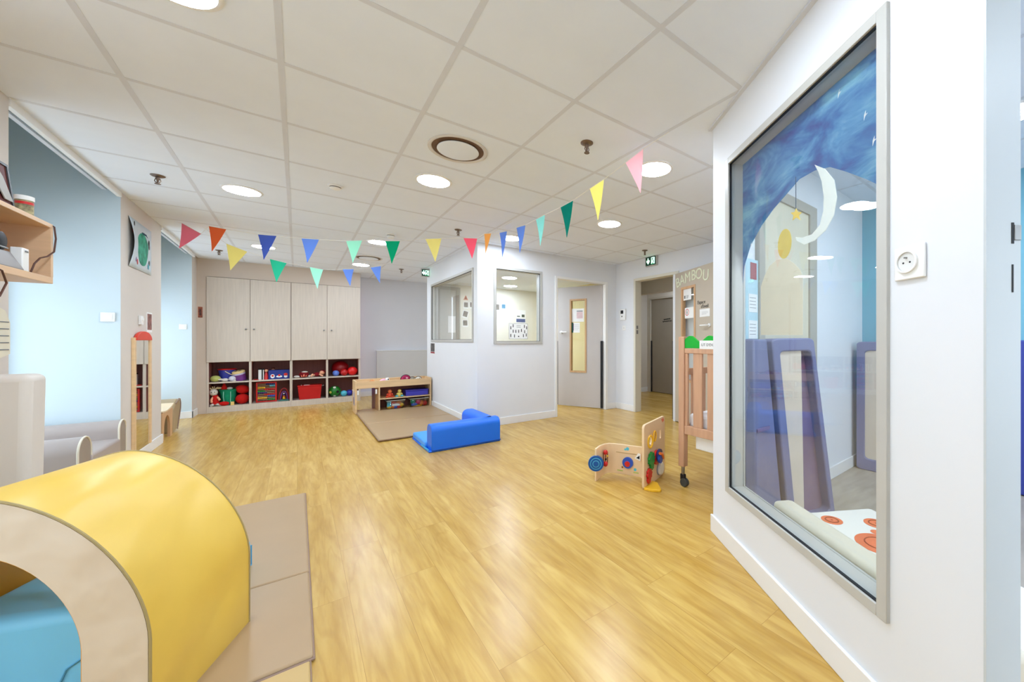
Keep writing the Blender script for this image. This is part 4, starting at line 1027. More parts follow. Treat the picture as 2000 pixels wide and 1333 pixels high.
# --- third column
t = thing('plush_rattle', 'striped red and cream plush ball with soft feet', 'plush toy', (0.09, 8.40, ZU))
k = MB(); k.ball((0.09, 8.40, ZU+0.056), 0.07, 0.055, 0.056); obj('body', k, mat('rattle_red', (120, 20, 26), 0.8, 0.2, 0.1, 30), t)
for a in (-0.7, 0, 0.7):
    k = MB(); k.ball((0.09+0.045*math.sin(a), 8.352+0.012*abs(a), ZU+0.045), 0.012, 0.008, 0.032, 10, 8, ); obj('stripe', k, mat('stripe_coral', (238, 130, 100), 0.8, 0.2, 0.05, 30), t)
k = MB(); k.ball((0.10, 8.385, ZU+0.098), 0.045, 0.03, 0.016, 14, 8); obj('crown', k, PLUSHW, t)
for s_ in (-1, 1):
    k = MB(); k.ball((0.09+0.098*s_, 8.39, ZU+0.022), 0.042, 0.02, 0.02, 12, 8); obj('foot', k, PLUSHW, t)
t = thing('baby_doll', 'baby doll in dark red lying on its front on the third top shelf', 'doll', (0.29, 8.40, ZU))
k = MB(); k.ball((0.275, 8.41, ZU+0.045), 0.055, 0.034, 0.036, 16, 10); obj('body', k, mat('doll_dress', (130, 22, 30), 0.8, 0.2, 0.08, 30), t)
k = MB(); k.ball((0.35, 8.40, ZU+0.075), 0.04, 0.036, 0.04, 16, 10); hd_ = obj('head', k, SKIN, t)
k = MB(); k.ball((0.357, 8.408, ZU+0.088), 0.043, 0.037, 0.036, 16, 10); obj('hat', k, mat('doll_dress', (130, 22, 30)), hd_)
k = MB(); k.tube([(0.31, 8.375, ZU+0.05), (0.335, 8.35, ZU+0.03), (0.36, 8.34, ZU+0.014)], 0.012, 8); obj('arm', k, SKIN, t)
for s_ in (-1, 1):
    k = MB(); k.tube([(0.235, 8.40+0.02*s_, ZU+0.035), (0.21, 8.375+0.02*s_, ZU+0.05), (0.185, 8.36+0.02*s_, ZU+0.016)], 0.015, 8); obj('leg', k, SKIN, t)
t = thing('storage_crate', 'red fabric storage box in the lower third cubbyhole', 'box', (0.175, 8.45, ZL))
k = MB()
k.add([(0.025, 8.36, ZL), (0.325, 8.36, ZL), (0.325, 8.58, ZL), (0.025, 8.58, ZL), (0.005, 8.35, ZL+0.225), (0.34, 8.35, ZL+0.225), (0.34, 8.60, ZL+0.225), (0.005, 8.60, ZL+0.225)], [(0,3,2,1),(0,1,5,4),(1,2,6,5),(2,3,7,6),(3,0,4,7),(4,5,6,7)])
obj('box', k, mat('crate_red', (190, 26, 22), 0.6, 0.3, 0.05, 10), t, bevel=0.006)
k = MB(); k.box(0.0, 8.345, ZL+0.225, 0.345, 8.605, ZL+0.245); obj('lid', k, mat('crate_red', (190, 26, 22)), t, bevel=0.006)
k = MB(); k.tube([(0.345, 8.45, ZL+0.21), (0.365, 8.44, ZL+0.215), (0.37, 8.42, ZL+0.225)], 0.007, 8); obj('tab', k, PLUSHW, t)
k = MB(); k.box(0.09, 8.37, ZL+0.246, 0.17, 8.385, ZL+0.252); k.box(0.05, 8.37, ZL+0.246, 0.062, 8.40, ZL+0.252); obj('label_strip', k, PAPER, t)
# --- fourth column: balls
BR = mat('ball_dark_red', (150, 14, 22), 0.3, 0.5, 0.05, 8)
def toyball(label, x, y, z, r, m_, holes=False, grp='toy balls in the cupboards'):
    t_ = thing('toy_ball', label, 'ball', (x, y, z), 0, grp)
    k_ = MB(); k_.ball((x, y, z+r), r, n=28, m=18); obj('ball', k_, m_, t_)
    return t_
toyball('largest dark red ball at the back of the top right cubbyhole', 0.63, 8.56, ZU, 0.135, BR)
toyball('small pale blue ball in the top right cubbyhole', 0.553, 8.40, ZU, 0.052, mat('ball_pale_blue', (100, 130, 214), 0.35, 0.5, 0.05, 8))
t = toyball('red ball with round dimples between the pale blue and the plain red ball', 0.68, 8.40, ZU, 0.06, REDP)
k = MB()
for i in range(40):
    a = i*2.39996; zz = 1-2*(i+0.5)/40; rr = math.sqrt(1-zz*zz); d = Vector((rr*math.cos(a), rr*math.sin(a), zz))
    c = Vector((0.68, 8.40, ZU+0.06))+d*0.0595; k.cyl(c, c+d*0.0012, 0.0085, n=10)
obj('dimple', k, BR, t)
toyball('plain bright red ball at the right end of the top shelf', 0.81, 8.41, ZU, 0.08, mat('ball_red', (232, 24, 24), 0.35, 0.5, 0.04, 8))
t = thing('toy_ball', 'green ball with white and yellow flowers and a round hole', 'ball', (0.535, 8.43, ZL), 0, 'toy balls in the cupboards')
k = MB(); k.ball((0.535, 8.43, ZL+0.098), 0.098, n=30, m=20); obj('ball', k, mat('ball_green', (16, 112, 22), 0.35, 0.5, 0.05, 8), t)
def on_ball(c, r, d, rad, th=0.002):
    d = Vector(d).normalized(); p = Vector(c)+d*(r-0.004); k_ = MB(); k_.cyl(p, p+d*(0.004+th), rad, n=16); return k_
cb = (0.535, 8.43, ZL+0.098)
obj('hole', on_ball(cb, 0.098, (0.42, -0.9, 0.0), 0.024), INK, t)
obj('flower', on_ball(cb, 0.098, (-0.05, -0.62, 0.8), 0.022), PLUSHW, t)
obj('flower', on_ball(cb, 0.098, (-0.7, -0.72, -0.05), 0.022), mat('flower_yellow', (232, 226, 110), 0.5, 0.3, 0.05, 20), t)
obj('flower', on_ball(cb, 0.098, (-0.05, -0.62, -0.8), 0.02), PLUSHW, t)
toyball('cyan ball beside the green one', 0.675, 8.40, ZL, 0.053, CYANP)
toyball('dark blue ball partly hidden behind the low shelf', 0.765, 8.42, ZL, 0.055, mat('ball_blue', (34, 40, 150), 0.35, 0.5, 0.05, 8))

# ================================================================== LOW SHELF WITH MIRROR, ON THE READING CORNER
t = thing('low_shelf', 'low birch toy shelf with a see-through end bay beside the office wall', 'shelf', (1.235, 6.97, 0))
xs0, xs1, yf, yb = 0.69, 1.785, 6.79, 7.17
LS = BIRCH
k = MB()
for y in (yf, ): pass
obj('end_panel', MB().box(xs0, yf, 0.0, xs0+0.022, yb, 0.50), LS, t, bevel=0.003)
obj('end_panel', MB().box(xs1-0.022, yf, 0.0, xs1, yb, 0.50), LS, t, bevel=0.003)
obj('divider', MB().box(1.0, yf, 0.0, 1.02, yb-0.01, 0.385), LS, t)
obj('front_apron', MB().box(xs0+0.022, yf, 0.385, xs1-0.022, yf+0.018, 0.49), LS, t, bevel=0.002)
obj('rear_apron', MB().box(xs0+0.022, yb-0.018, 0.385, xs1-0.022, yb, 0.50), LS, t, bevel=0.002)
obj('top_tray', MB().box(xs0+0.022, yf+0.018, 0.385, xs1-0.022, yb-0.018, 0.40), LS, t)
obj('shelf', MB().box(1.02, yf+0.01, 0.192, xs1-0.022, yb-0.018, 0.208), LS, t)
obj('bottom_board', MB().box(xs0+0.022, yf+0.01, 0.0, xs1-0.022, yb-0.018, 0.012), LS, t)
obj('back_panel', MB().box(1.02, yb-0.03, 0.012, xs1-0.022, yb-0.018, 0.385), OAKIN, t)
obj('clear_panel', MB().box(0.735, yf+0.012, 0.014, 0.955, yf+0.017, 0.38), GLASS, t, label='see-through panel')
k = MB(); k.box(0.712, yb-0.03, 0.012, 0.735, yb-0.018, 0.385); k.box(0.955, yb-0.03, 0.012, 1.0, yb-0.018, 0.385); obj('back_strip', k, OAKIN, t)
for x in (0.715, 0.958):
    k = MB(); k.box(x, yf+0.004, 0.29, x+0.022, yf+0.012, 0.36); obj('panel_clip', k, PAPER, t)
# things in and on the low shelf
def beads_pile(mb_list, x0, x1, y0, y1, z0, z1, n, seed, r=0.026):
    rnd = random.Random(seed)
    for i in range(n):
        mb_list[i % len(mb_list)].ball((rnd.uniform(x0, x1), rnd.uniform(y0, y1), rnd.uniform(z0, z1)), r*rnd.uniform(0.8, 1.2), n=12, m=8)
def bin_(label, x0, x1, y0, y1, z, h_):
    t_ = thing('storage_bin', label, 'storage bin', ((x0+x1)/2, (y0+y1)/2, z), 0, 'clear plastic storage bins')
    k_ = MB(); i_ = 0.022
    w_ = 0.004
    B = [(x0+i_, y0+i_, z), (x1-i_, y0+i_, z), (x1-i_, y1-i_, z), (x0+i_, y1-i_, z)]; T_ = [(x0, y0, z+h_), (x1, y0, z+h_), (x1, y1, z+h_), (x0, y1, z+h_)]
    k_.add(B+T_, [(0,3,2,1),(0,1,5,4),(1,2,6,5),(2,3,7,6),(3,0,4,7)])
    o_ = obj('tub', k_, GLASS2, t_, fix=False); s_ = o_.modifiers.new('solid', 'SOLIDIFY'); s_.thickness = 0.003
    k_ = MB(); k_.tube([(x0, y0, z+h_), (x1, y0, z+h_), (x1, y1, z+h_), (x0, y1, z+h_)], 0.004, 8, True); obj('rim', k_, mat('bin_rim', (206, 212, 206), 0.3, 0.5, 0.02, 20), t_)
    return t_
GLASS2 = glassmat('clear_plastic', (0.93, 0.95, 0.95), 0.8)
bin_('clear bin of coloured toys under the red figure on the low shelf', 1.115, 1.385, 6.815, 7.05, 0.012, 0.145)
bin_('clear bin of coloured toys under the blue box on the low shelf', 1.455, 1.745, 6.815, 7.05, 0.012, 0.145)
toys = [(1.16, CYANP, .045), (1.16, YELP, .08), (1.21, ORANGEP, .08), (1.25, PAPER, .1), (1.25, BLUEP, .075), (1.30, REDP, .075), (1.335, YELP, .1), (1.22, REDP, .13), (1.30, ORANGEP, .125)]
names = ['cyan', 'yellow', 'orange', 'white', 'blue', 'red', 'yellow', 'red', 'orange']
for i, ((x, m_, z), n_) in enumerate(zip(toys, names)):
    place = ['at the left end', 'at the bottom left', 'at the bottom', 'across the middle', 'at the bottom middle', 'at the bottom right', 'at the right end', 'on top to the left', 'on top to the right'][i]
    k = MB()
    z -= 0.03
    if n_ == 'white': k.box(x-0.05, 6.845, 0.065, x+0.06, 6.90, 0.1)
    elif n_ == 'cyan': k.box(x-0.03, 6.845, 0.055, x+0.025, 6.90, 0.14)
    else: k.ball((x, 6.872, z+0.012 if z > .07 else z+.004), 0.036 if z < .07 else .04, 0.030, 0.034, 16, 10)
    solo('bin_toy', k, m_, '%s toy piece %s in the left clear bin' % (n_, place), 'toy', 'toy pieces in the clear bins')
for x, z, sx, sz, m_, lb in ((1.515, 0.135, .035, .035, mat('toy_teal', (20, 150, 120), .4, .4, .05, 10), 'teal toy piece standing at the left in the right clear bin'), (1.535, 0.08, .045, .026, BLUEP, 'blue toy piece at the bottom left in the right clear bin'), (1.595, 0.12, .035, .034, mat('toy_magenta', (206, 30, 100), .4, .4, .05, 10), 'magenta toy piece in the middle of the right clear bin'), (1.645, 0.1, .032, .034, ORANGEP, 'orange toy piece right of the middle in the right clear bin'), (1.70, 0.09, .03, .036, REDP, 'red toy piece at the right end in the right clear bin'), (1.58, 0.056, .07, .010, YELP, 'yellow strip lying at the bottom of the right clear bin')):
    solo('bin_toy', MB().ball((x, 6.872, z-0.026), sx*1.15, 0.030, sz*1.2, 16, 10), m_, lb, 'toy', 'toy pieces in the clear bins')
def seated_toy(label, x, y, z, s_, mb, mh, mf):
    t_ = thing('toy_figure', label, 'toy figure', (x, y, z), 0, 'seated toy figures')
    k_ = MB(); k_.ball((x, y, z+0.035*s_), 0.033*s_, 0.028*s_, 0.036*s_, 16, 10); obj('body', k_, mb, t_)
    k_ = MB(); k_.ball((x+0.004, y-0.004, z+0.092*s_), 0.028*s_, 0.026*s_, 0.027*s_, 16, 10); obj('head', k_, mh, t_)
    for q in (-1, 1):
        k_ = MB(); k_.ball((x+q*0.038*s_, y-0.018*s_, z+0.014*s_), 0.024*s_, 0.02*s_, 0.014*s_, 12, 8); obj('foot', k_, mf, t_)
        k_ = MB(); k_.tube([(x+q*0.025*s_, y-0.01, z+0.06*s_), (x+q*0.042*s_, y-0.025*s_, z+0.04*s_)], 0.009*s_, 8); obj('arm', k_, mb, t_)
OR2 = mat('toy_orange_red', (216, 74, 44), 0.45, 0.4, 0.05, 14)
seated_toy('orange red seated toy figure at the left of the low shelf', 1.165, 6.86, 0.208, 1.05, OR2, mat('toy_peach', (232, 120, 70), 0.45, 0.4, 0.05, 14), OR2)
seated_toy('yellow seated toy figure with cyan feet beside the orange one', 1.305, 6.86, 0.208, 1.0, mat('toy_lemon', (226, 206, 110), 0.45, 0.4, 0.05, 14), mat('toy_lemon', (226, 206, 110)), CYANP)
t = thing('storage_box', 'flat purple blue box on the low shelf', 'box', (1.58, 6.95, 0.208))
k = MB(); k.box(1.40, 6.83, 0.208, 1.745, 7.08, 0.285); obj('tray', k, mat('box_violet', (66, 62, 178), 0.45, 0.4, 0.04, 10), t, bevel=0.006)
k = MB(); k.box(1.392, 6.822, 0.285, 1.752, 7.088, 0.305); obj('lid', k, mat('box_violet_lid', (58, 54, 160), 0.45, 0.4, 0.04, 10), t, bevel=0.006)
PINKT = mat('toy_pink', (238, 176, 196), 0.6, 0.3, 0.05, 14); CHECK = mat('toy_dark_pink', (160, 40, 80), 0.7, 0.2, 0.5, 30)
t = thing('plush_pig', 'pink and white plush animal on top of the low shelf, at its middle', 'toy', (1.12, 6.93, 0.40))
k = MB(); k.ball((1.09, 6.93, 0.455), 0.06, 0.035, 0.055); obj('body', k, PINKT, t)
k = MB(); k.ball((1.14, 6.92, 0.49), 0.032, 0.03, 0.032); obj('head', k, PAPER, t)
k = MB(); k.ball((1.152, 6.892, 0.498), 0.009, 0.006, 0.011, 10, 8); obj('spot', k, INK, t)
for x, lb, m1, m2, rx in ((1.42, 'checked pink and black soft ball on top of the low shelf', CHECK, BLACK, 0.075), (1.52, 'grey soft toy in the middle of the row on top of the low shelf', mat('toy_grey', (150, 140, 124), 0.7, 0.2, 0.15, 20), BLACK, 0.055), (1.615, 'black and pale soft toy at the right end on top of the low shelf', PLUSHW, INK, 0.055)):
    t = thing('soft_toy', lb, 'soft toy', (x, 6.95, 0.40), 0, 'soft toys on top of the low shelf')
    k = MB(); k.ball((x, 6.95, 0.40+rx), rx, 0.05, rx); obj('body', k, m1, t)
    k = MB(); k.tube([(x+rx*0.98*math.cos(a), 6.95, 0.40+rx+rx*0.98*math.sin(a)) for a in [PI*i/14 for i in range(15)]], 0.009, 8); obj('trim', k, m2, t)
    k = MB(); k.ball((x+0.01, 6.90, 0.40+rx*1.35), 0.016, 0.01, 0.014, 12, 8); obj('patch', k, PINKT if x < 1.5 else INK, t)
solo('wooden_toy', MB().ball((0.93, 6.93, 0.45), 0.045, 0.03, 0.05), mat('toy_amber', (224, 150, 90), 0.5, 0.3, 0.05, 20), 'amber wooden toy at the left on top of the low shelf', 'toy')
solo('felt_toy', MB().ball((1.33, 6.90, 0.435), 0.05, 0.03, 0.036), PLUSHW, 'small white toy left of the checked ball on the low shelf', 'toy')
t = thing('hanging_tag', 'pale lilac fabric tag hung on the end of the low shelf', 'tag', (0.69, 6.95, 0.2))
k = MB(); k.prism([(6.86, 0.13), (6.96, 0.12), (6.99, 0.30), (6.95, 0.335), (6.88, 0.32)], 'X', 0.683, 0.689); obj('cloth', k, mat('tag_lilac', (190, 184, 204), 0.8, 0.1, 0.05, 30), t)
k = MB(); k.prism([(6.885, 0.15), (6.94, 0.145), (6.95, 0.25), (6.90, 0.255)], 'X', 0.681, 0.683); obj('print', k, mat('tag_print', (110, 96, 130), 0.8, 0.1, 0.4, 30), t)
k = MB(); k.tube([(0.686, 6.95, 0.335), (0.672, 6.96, 0.36), (0.686, 6.97, 0.33)], 0.006, 8); obj('loop', k, PLUSHW, t)

# ================================================================== FLOOR MATS AND FOAM SHAPES
TAUPE = mat('mat_vinyl_taupe', (172, 143, 106), 0.38, 0.45, 0.02, 5, bump=0.08, bscale=6)
TAUPED = mat('mat_vinyl_edge', (150, 122, 104), 0.45, 0.4, 0.03, 5)
def folding_mat(label, x0, x1, ys, z, h_, m_=TAUPE, grp=None):
    t_ = thing('floor_mat', label, 'floor mat', ((x0+x1)/2, (ys[0]+ys[-1])/2, z), 0, grp)
    for a, b in zip(ys[:-1], ys[1:]):
        obj('panel', MB().box(x0, a+0.002, z+0.002, x1, b-0.002, z+h_), m_, t_, bevel=h_*0.4, seg=3)
    k_ = MB(); k_.tube([(x0, ys[0], z+h_*0.5), (x1, ys[0], z+h_*0.5), (x1, ys[-1], z+h_*0.5), (x0, ys[-1], z+h_*0.5)], 0.006, 6, True); obj('piping', k_, TAUPED, t_)
    return t_
folding_mat('taupe folding mat between the low shelf and the blue corner seat', 0.705, 1.785, [4.77, 5.77, 6.775], 0, 0.032)
folding_mat('taupe folding mat under the yellow tunnel', -1.08, 0.045, [1.66, 2.283, 3.48], 0, 0.022)
folding_mat('tan mat lying past the near end of the taupe tunnel mat', -1.10, 0.035, [0.75, 1.655], 0, 0.016, mat('mat_vinyl_tan', (196, 164, 104), 0.4, 0.4, 0.02, 5))

BL1 = mat('seat_vinyl_blue', (8, 110, 230), 0.4, 0.5, 0.02, 5, bump=0.05, bscale=7)
BL2 = mat('seat_vinyl_light_blue', (64, 158, 250), 0.4, 0.5, 0.02, 5)
t = thing('corner_seat', 'blue vinyl corner seat on the floor by the white office corner', 'seat', (1.4, 4.36, 0))
obj('seat_pad', MB().box(1.035, 4.18, 0.012, 1.60, 4.71, 0.075), BL2, t, bevel=0.016, seg=3)
obj('seat_underlay', MB().box(1.03, 4.005, 0, 1.785, 4.715, 0.014), BL1, t, bevel=0.004)
def bolster_profile(w_, h_, r):
    p = [(0, 0), (w_, 0)]
    for i in range(9):
        a = PI*0.5*i/8; p.append((w_-r+r*math.cos(a), h_-r+r*math.sin(a)))
    for i in range(9):
        a = PI*0.5+PI*0.5*i/8; p.append((r+r*math.cos(a), h_-r+r*math.sin(a)))
    return p
k = MB(Matrix.Translation((0, 4.0, 0.014))); k.prism(bolster_profile(0.185, 0.255, 0.07), 'X', 1.055, 1.785)
obj('backrest', k, BL1, t, bevel=0.008, smooth=50)
k = MB(Matrix.Translation((1.60, 0, 0.014))); k.prism(bolster_profile(0.185, 0.255, 0.07), 'Y', 4.06, 4.73)
obj('armrest', k, BL1, t, bevel=0.008, smooth=50)
k = MB(); k.tube([(1.055, 3.998, 0.018), (1.787, 3.998, 0.018), (1.787, 4.72, 0.018)], 0.005, 6); obj('piping', k, mat('seat_piping', (26, 70, 150), 0.5, 0.3, 0.03, 20), t)
obj('cyan_trim', MB().box(1.028, 4.02, 0.014, 1.034, 4.30, 0.03), mat('trim_cyan', (40, 180, 240), 0.4, 0.5, 0.02, 10), t)

# tunnel
PHI = 0.402
TX = Vector((-math.cos(PHI), math.sin(PHI), 0)); TY = Vector((math.sin(PHI), math.cos(PHI), 0))
TF = Vector((-0.148, 2.02, 0)); TN = TF-TY*0.447
MT = Matrix(((TX.x, TY.x, 0, TN.x), (TX.y, TY.y, 0, TN.y), (0, 0, 1, 0.022), (0, 0, 0, 1)))
def arch_pts(a, L_, b, n=1.761, off=0.0, z0=0.0, N_=40, leg=6):
    p = []
    for i in range(leg): p.append((off, z0+(L_-z0)*i/leg))
    for i in range(N_+1):
        t_ = PI*i/N_; c, s_ = math.cos(t_), math.sin(t_)
        p.append((off+a-a*math.copysign(abs(c)**(2/n), c), L_+b*abs(s_)**(2/n)))
    for i in range(leg): p.append((off+2*a, L_-(L_-z0)*(i+1)/leg))
    return p
YEL = mat('tunnel_vinyl_yellow', (228, 190, 82), 0.40, 0.5, 0.03, 3, bump=0.8, bdist=0.06, bscale=2.4, stretch=(3.0, 1.2, 2.0))
CREAM = mat('tunnel_vinyl_cream', (222, 202, 176), 0.42, 0.45, 0.02, 4, bump=0.6, bdist=0.05, bscale=4)
LIN = mat('tunnel_lining_amber', (226, 158, 54), 0.5, 0.35, 0.04, 4)
out_ = arch_pts(0.365, 0.268, 0.432); inn_ = arch_pts(0.365-0.149, 0.268, 0.432-0.149, off=0.149)
t = thing('play_tunnel', 'yellow and cream foam arch tunnel in the near left corner', 'play tunnel', tuple(TN+Vector((0, 0, 0.022))), 0)
def strip(pa, pb, y0, y1):
    """band solid between outline pa (outside) and pb (inside) from y0 to y1"""
    n = len(pa); v = []; f = []
    for y in (y0, y1):
        v += [(x, y, z) for x, z in pa]+[(x, y, z) for x, z in pb]
    for i in range(n-1):
        f += [(i, i+1, n+i+1, n+i), (2*n+i, 3*n+i, 3*n+i+1, 2*n+i+1), (i, 2*n+i, 2*n+i+1, i+1), (n+i, n+i+1, 3*n+i+1, 3*n+i)]
    f += [(0, n, 3*n, 2*n), (n-1, 3*n-1, 4*n-1, 2*n-1)]
    return v, f
def inset(p, q, k_): return [(a[0]*(1-k_)+b[0]*k_, a[1]*(1-k_)+b[1]*k_) for a, b in zip(p, q)]
k = MB(MT); k.add(*strip(inset(out_, inn_, 0.03), inset(out_, inn_, 0.97), 0.0, 0.447)); obj('foam_body', k, CREAM, t, smooth=50)
k = MB(MT); k.add(*strip(out_, inset(out_, inn_, 0.03), 0.004, 0.443)); obj('yellow_cover', k, YEL, t, smooth=50)
k = MB(MT); k.add(*strip(inset(out_, inn_, 0.97), inn_, 0.004, 0.443)); obj('lining', k, LIN, t, smooth=50)
PIP = mat('tunnel_piping', (168, 148, 100), 0.5, 0.3, 0.05, 20)
for y in (0.001, 0.446):
    k = MB(MT); k.tube([(x, y, z) for x, z in out_], 0.0035, 6); obj('piping', k, PIP, t)
# pale blue foam inside and behind the tunnel
PB = mat('foam_vinyl_pale_blue', (126, 208, 246), 0.42, 0.45, 0.02, 4)
t = thing('foam_step', 'pale blue foam block inside the yellow tunnel', 'foam block', tuple(MT @ Vector((0.365, 0.2, 0))))
k = MB(MT); k.box(0.19, 0.12, 0.0, 0.568, 0.44, 0.315); obj('pad', k, PB, t, bevel=0.035, seg=4)
k = MB(MT); k.tube([(0.20, 0.118, 0.10), (0.25, 0.118, 0.06), (0.30, 0.118, 0.075), (0.27, 0.118, 0.15), (0.20, 0.118, 0.20)], 0.003, 6); obj('seam', k, mat('foam_seam_blue', (90, 170, 214), 0.5, 0.3, 0.02, 10), t)
t = thing('foam_bolster', 'pale blue foam bolster just behind the yellow tunnel', 'foam bolster', tuple(MT @ Vector((0.2, 0.65, 0))))
k = MB(MT); k.prism(bolster_profile(0.2, 0.135, 0.03), 'X', 0.222, 0.72, Matrix.Translation((0, 0.69, 0.0)))
obj('bolster', k, PB, t, bevel=0.006, smooth=50)
k = MB(MT); k.tube([(0.220, 0.69, 0.004), (0.220, 0.89, 0.004), (0.220, 0.89, 0.10)], 0.003, 6); obj('piping', k, mat('foam_seam_blue', (90, 170, 214)), t)

# alcove couch and high-backed chair
GREIGE = mat('couch_vinyl_greige', (172, 160, 154), 0.42, 0.4, 0.02, 4)
GREIGED = mat('couch_vinyl_grey', (150, 138, 128), 0.42, 0.4, 0.02, 4)
t = thing('foam_couch', 'greige foam couch with rounded arms in the near alcove', 'couch', (-1.4, 4.55, 0))
obj('seat', MB().box(-1.66, 4.29, 0, -1.13, 4.86, 0.33), GREIGE, t, bevel=0.02, seg=3)
for y0, y1, h_ in ((4.84, 5.0, 0.47), (4.10, 4.31, 0.47)):
    k = MB(); k.prism([(y, z) for y, z in [(y0, 0), (y1, 0)]+[((y0+y1)/2+(y1-y0)/2*math.cos(PI*i/16), h_-(y1-y0)/2+(y1-y0)/2*math.sin(PI*i/16)) for i in range(17)]], 'X', -1.68, -1.14)
    a_ = obj('armrest', k, GREIGE, t, bevel=0.004, smooth=50)
    k = MB(); k.prism([(y, z) for y, z in [(y0+.012, 0.01), (y1-.012, 0.01)]+[((y0+y1)/2+((y1-y0)/2-.012)*math.cos(PI*i/16), h_-(y1-y0)/2+((y1-y0)/2-.012)*math.sin(PI*i/16)) for i in range(17)]], 'X', -1.14, -1.137)
    obj('end_cap', k, GREIGED, a_)
    k = MB(); k.tube([(-1.138, y1, 0.02)]+[(-1.138, (y0+y1)/2+(y1-y0)/2*math.cos(PI*i/16), h_-(y1-y0)/2+(y1-y0)/2*math.sin(PI*i/16)) for i in range(17)]+[(-1.138, y0, 0.02)], 0.006, 6)
    obj('piping', k, mat('piping_cream', (226, 218, 200), 0.5, 0.3, 0.02, 10), a_)
t = thing('padded_chair', 'tall cream padded chair seen from behind at the left edge', 'chair', (-1.0, 2.9, 0.024))
CRM = mat('chair_vinyl_cream', (222, 214, 204), 0.45, 0.4, 0.02, 4)
k = MB()
k.add([(-1.155, 2.75, 0.026), (-0.90, 2.75, 0.026), (-0.90, 2.90, 0.026), (-1.155, 2.90, 0.026), (-1.155, 2.75, 0.983), (-0.885, 2.75, 0.983), (-0.885, 2.90, 0.983), (-1.155, 2.90, 0.983)], [(0,3,2,1),(4,5,6,7),(0,1,5,4),(1,2,6,5),(2,3,7,6),(3,0,4,7)])
obj('backrest', k, CRM, t, bevel=0.028, seg=4)
obj('seat', MB().box(-1.15, 2.90, 0.026, -0.93, 3.30, 0.33), CRM, t, bevel=0.02, seg=3)

# wall mirror with a red cap
t = thing('wall_mirror', 'tall narrow mirror in a pale wood frame with a red half round cap', 'mirror', (-1.17, 5.56, 0.1))
for y0, y1, d_ in ((5.27, 5.335, 0.02), (5.74, 5.80, 0.02)):
    k = MB(); k.prism([(-1.17, y0), (-1.17+d_, y0+0.006), (-1.17+d_, y1-0.006), (-1.17, y1)], 'Z', 0.10, 1.155); obj('stile', k, BIRCH, t, bevel=0.004)
obj('glass', MB().box(-1.168, 5.335, 0.10, -1.158, 5.74, 1.14), MIRROR, t)
k = MB(); k.prism([(5.34+0.0, 1.13)]+[(5.54+0.23*math.cos(a), 1.13+0.085*math.sin(a)) for a in [PI-PI*i/20 for i in range(21)]], 'X', -1.166, -1.142); obj('cap', k, mat('cap_red', (222, 62, 40), 0.45, 0.4, 0.03, 10), t, bevel=0.004)

# little chair and cushion by the far alcove
t = thing('toddler_stool', 'small beech stool with an arched side by the far alcove', 'stool', (-1.36, 6.48, 0))
k = MB()
n_ = 10; v = []; f = []
for i in range(n_+1):
    y = 6.245+0.50*i/n_; z = 0.315+0.05*((i/n_-0.35)**2)*2.2
    for x in (-1.56, -1.165): v += [(x, y, z), (x, y, z+0.016)]
for i in range(n_):
    a = 4*i; b = 4*i+4; f += [(a, a+2, b+2, b), (a+1, b+1, b+3, a+3), (a, b, b+1, a+1), (a+2, a+3, b+3, b+2)]
f += [(0, 1, 3, 2), (4*n_, 4*n_+2, 4*n_+3, 4*n_+1)]
k.add(v, f); obj('seat', k, mat('stool_seat_pale', (230, 206, 170), 0.4, 0.4, 0.05, 6), t)
for x in (-1.19, -1.55):
    k = MB(); o_ = [(6.26, 0), (6.35, 0), (6.35, 0.10)]+[(6.475-0.125*math.cos(PI*i/12), 0.12+0.15*math.sin(PI*i/12)) for i in range(13)]+[(6.60, 0.0), (6.70, 0.0), (6.72, 0.325), (6.26, 0.318)]
    k.prism(o_, 'X', x, x+0.02); obj('side_panel', k, BIRCHD, t)
t = thing('floor_cushion', 'taupe rounded cushion leaning behind the small stool', 'cushion', (-1.3, 6.98, 0))
MC = Matrix.Translation((-1.20, 6.78, 0.004)) @ Matrix.Rotation(-0.22, 4, 'X')
k = MB(MC); k.prism(rrect(-0.32, 0.0, 0.0, 0.40, 0.11, 6), 'Y', 0, 0.10)
MC = Matrix.Translation((-1.17, 6.80, 0.0))
k = MB(MC); k.prism([(0.0, 0.0), (0.20, 0.02), (0.36, 0.25), (0.365, 0.33), (0.33, 0.38), (0.27, 0.39), (0.12, 0.345), (0.0, 0.30)], 'X', -0.26, -0.01)
obj('pad', k, mat('cushion_taupe', (168, 146, 112), 0.5, 0.35, 0.03, 5), t, bevel=0.02, seg=3, smooth=60)
k = MB(MC); k.tube([(-0.008, 0.20, 0.02), (-0.008, 0.36, 0.25), (-0.008, 0.365, 0.33), (-0.008, 0.33, 0.38), (-0.008, 0.27, 0.39), (-0.008, 0.12, 0.345)], 0.006, 6); obj('piping', k, TAUPED, t)
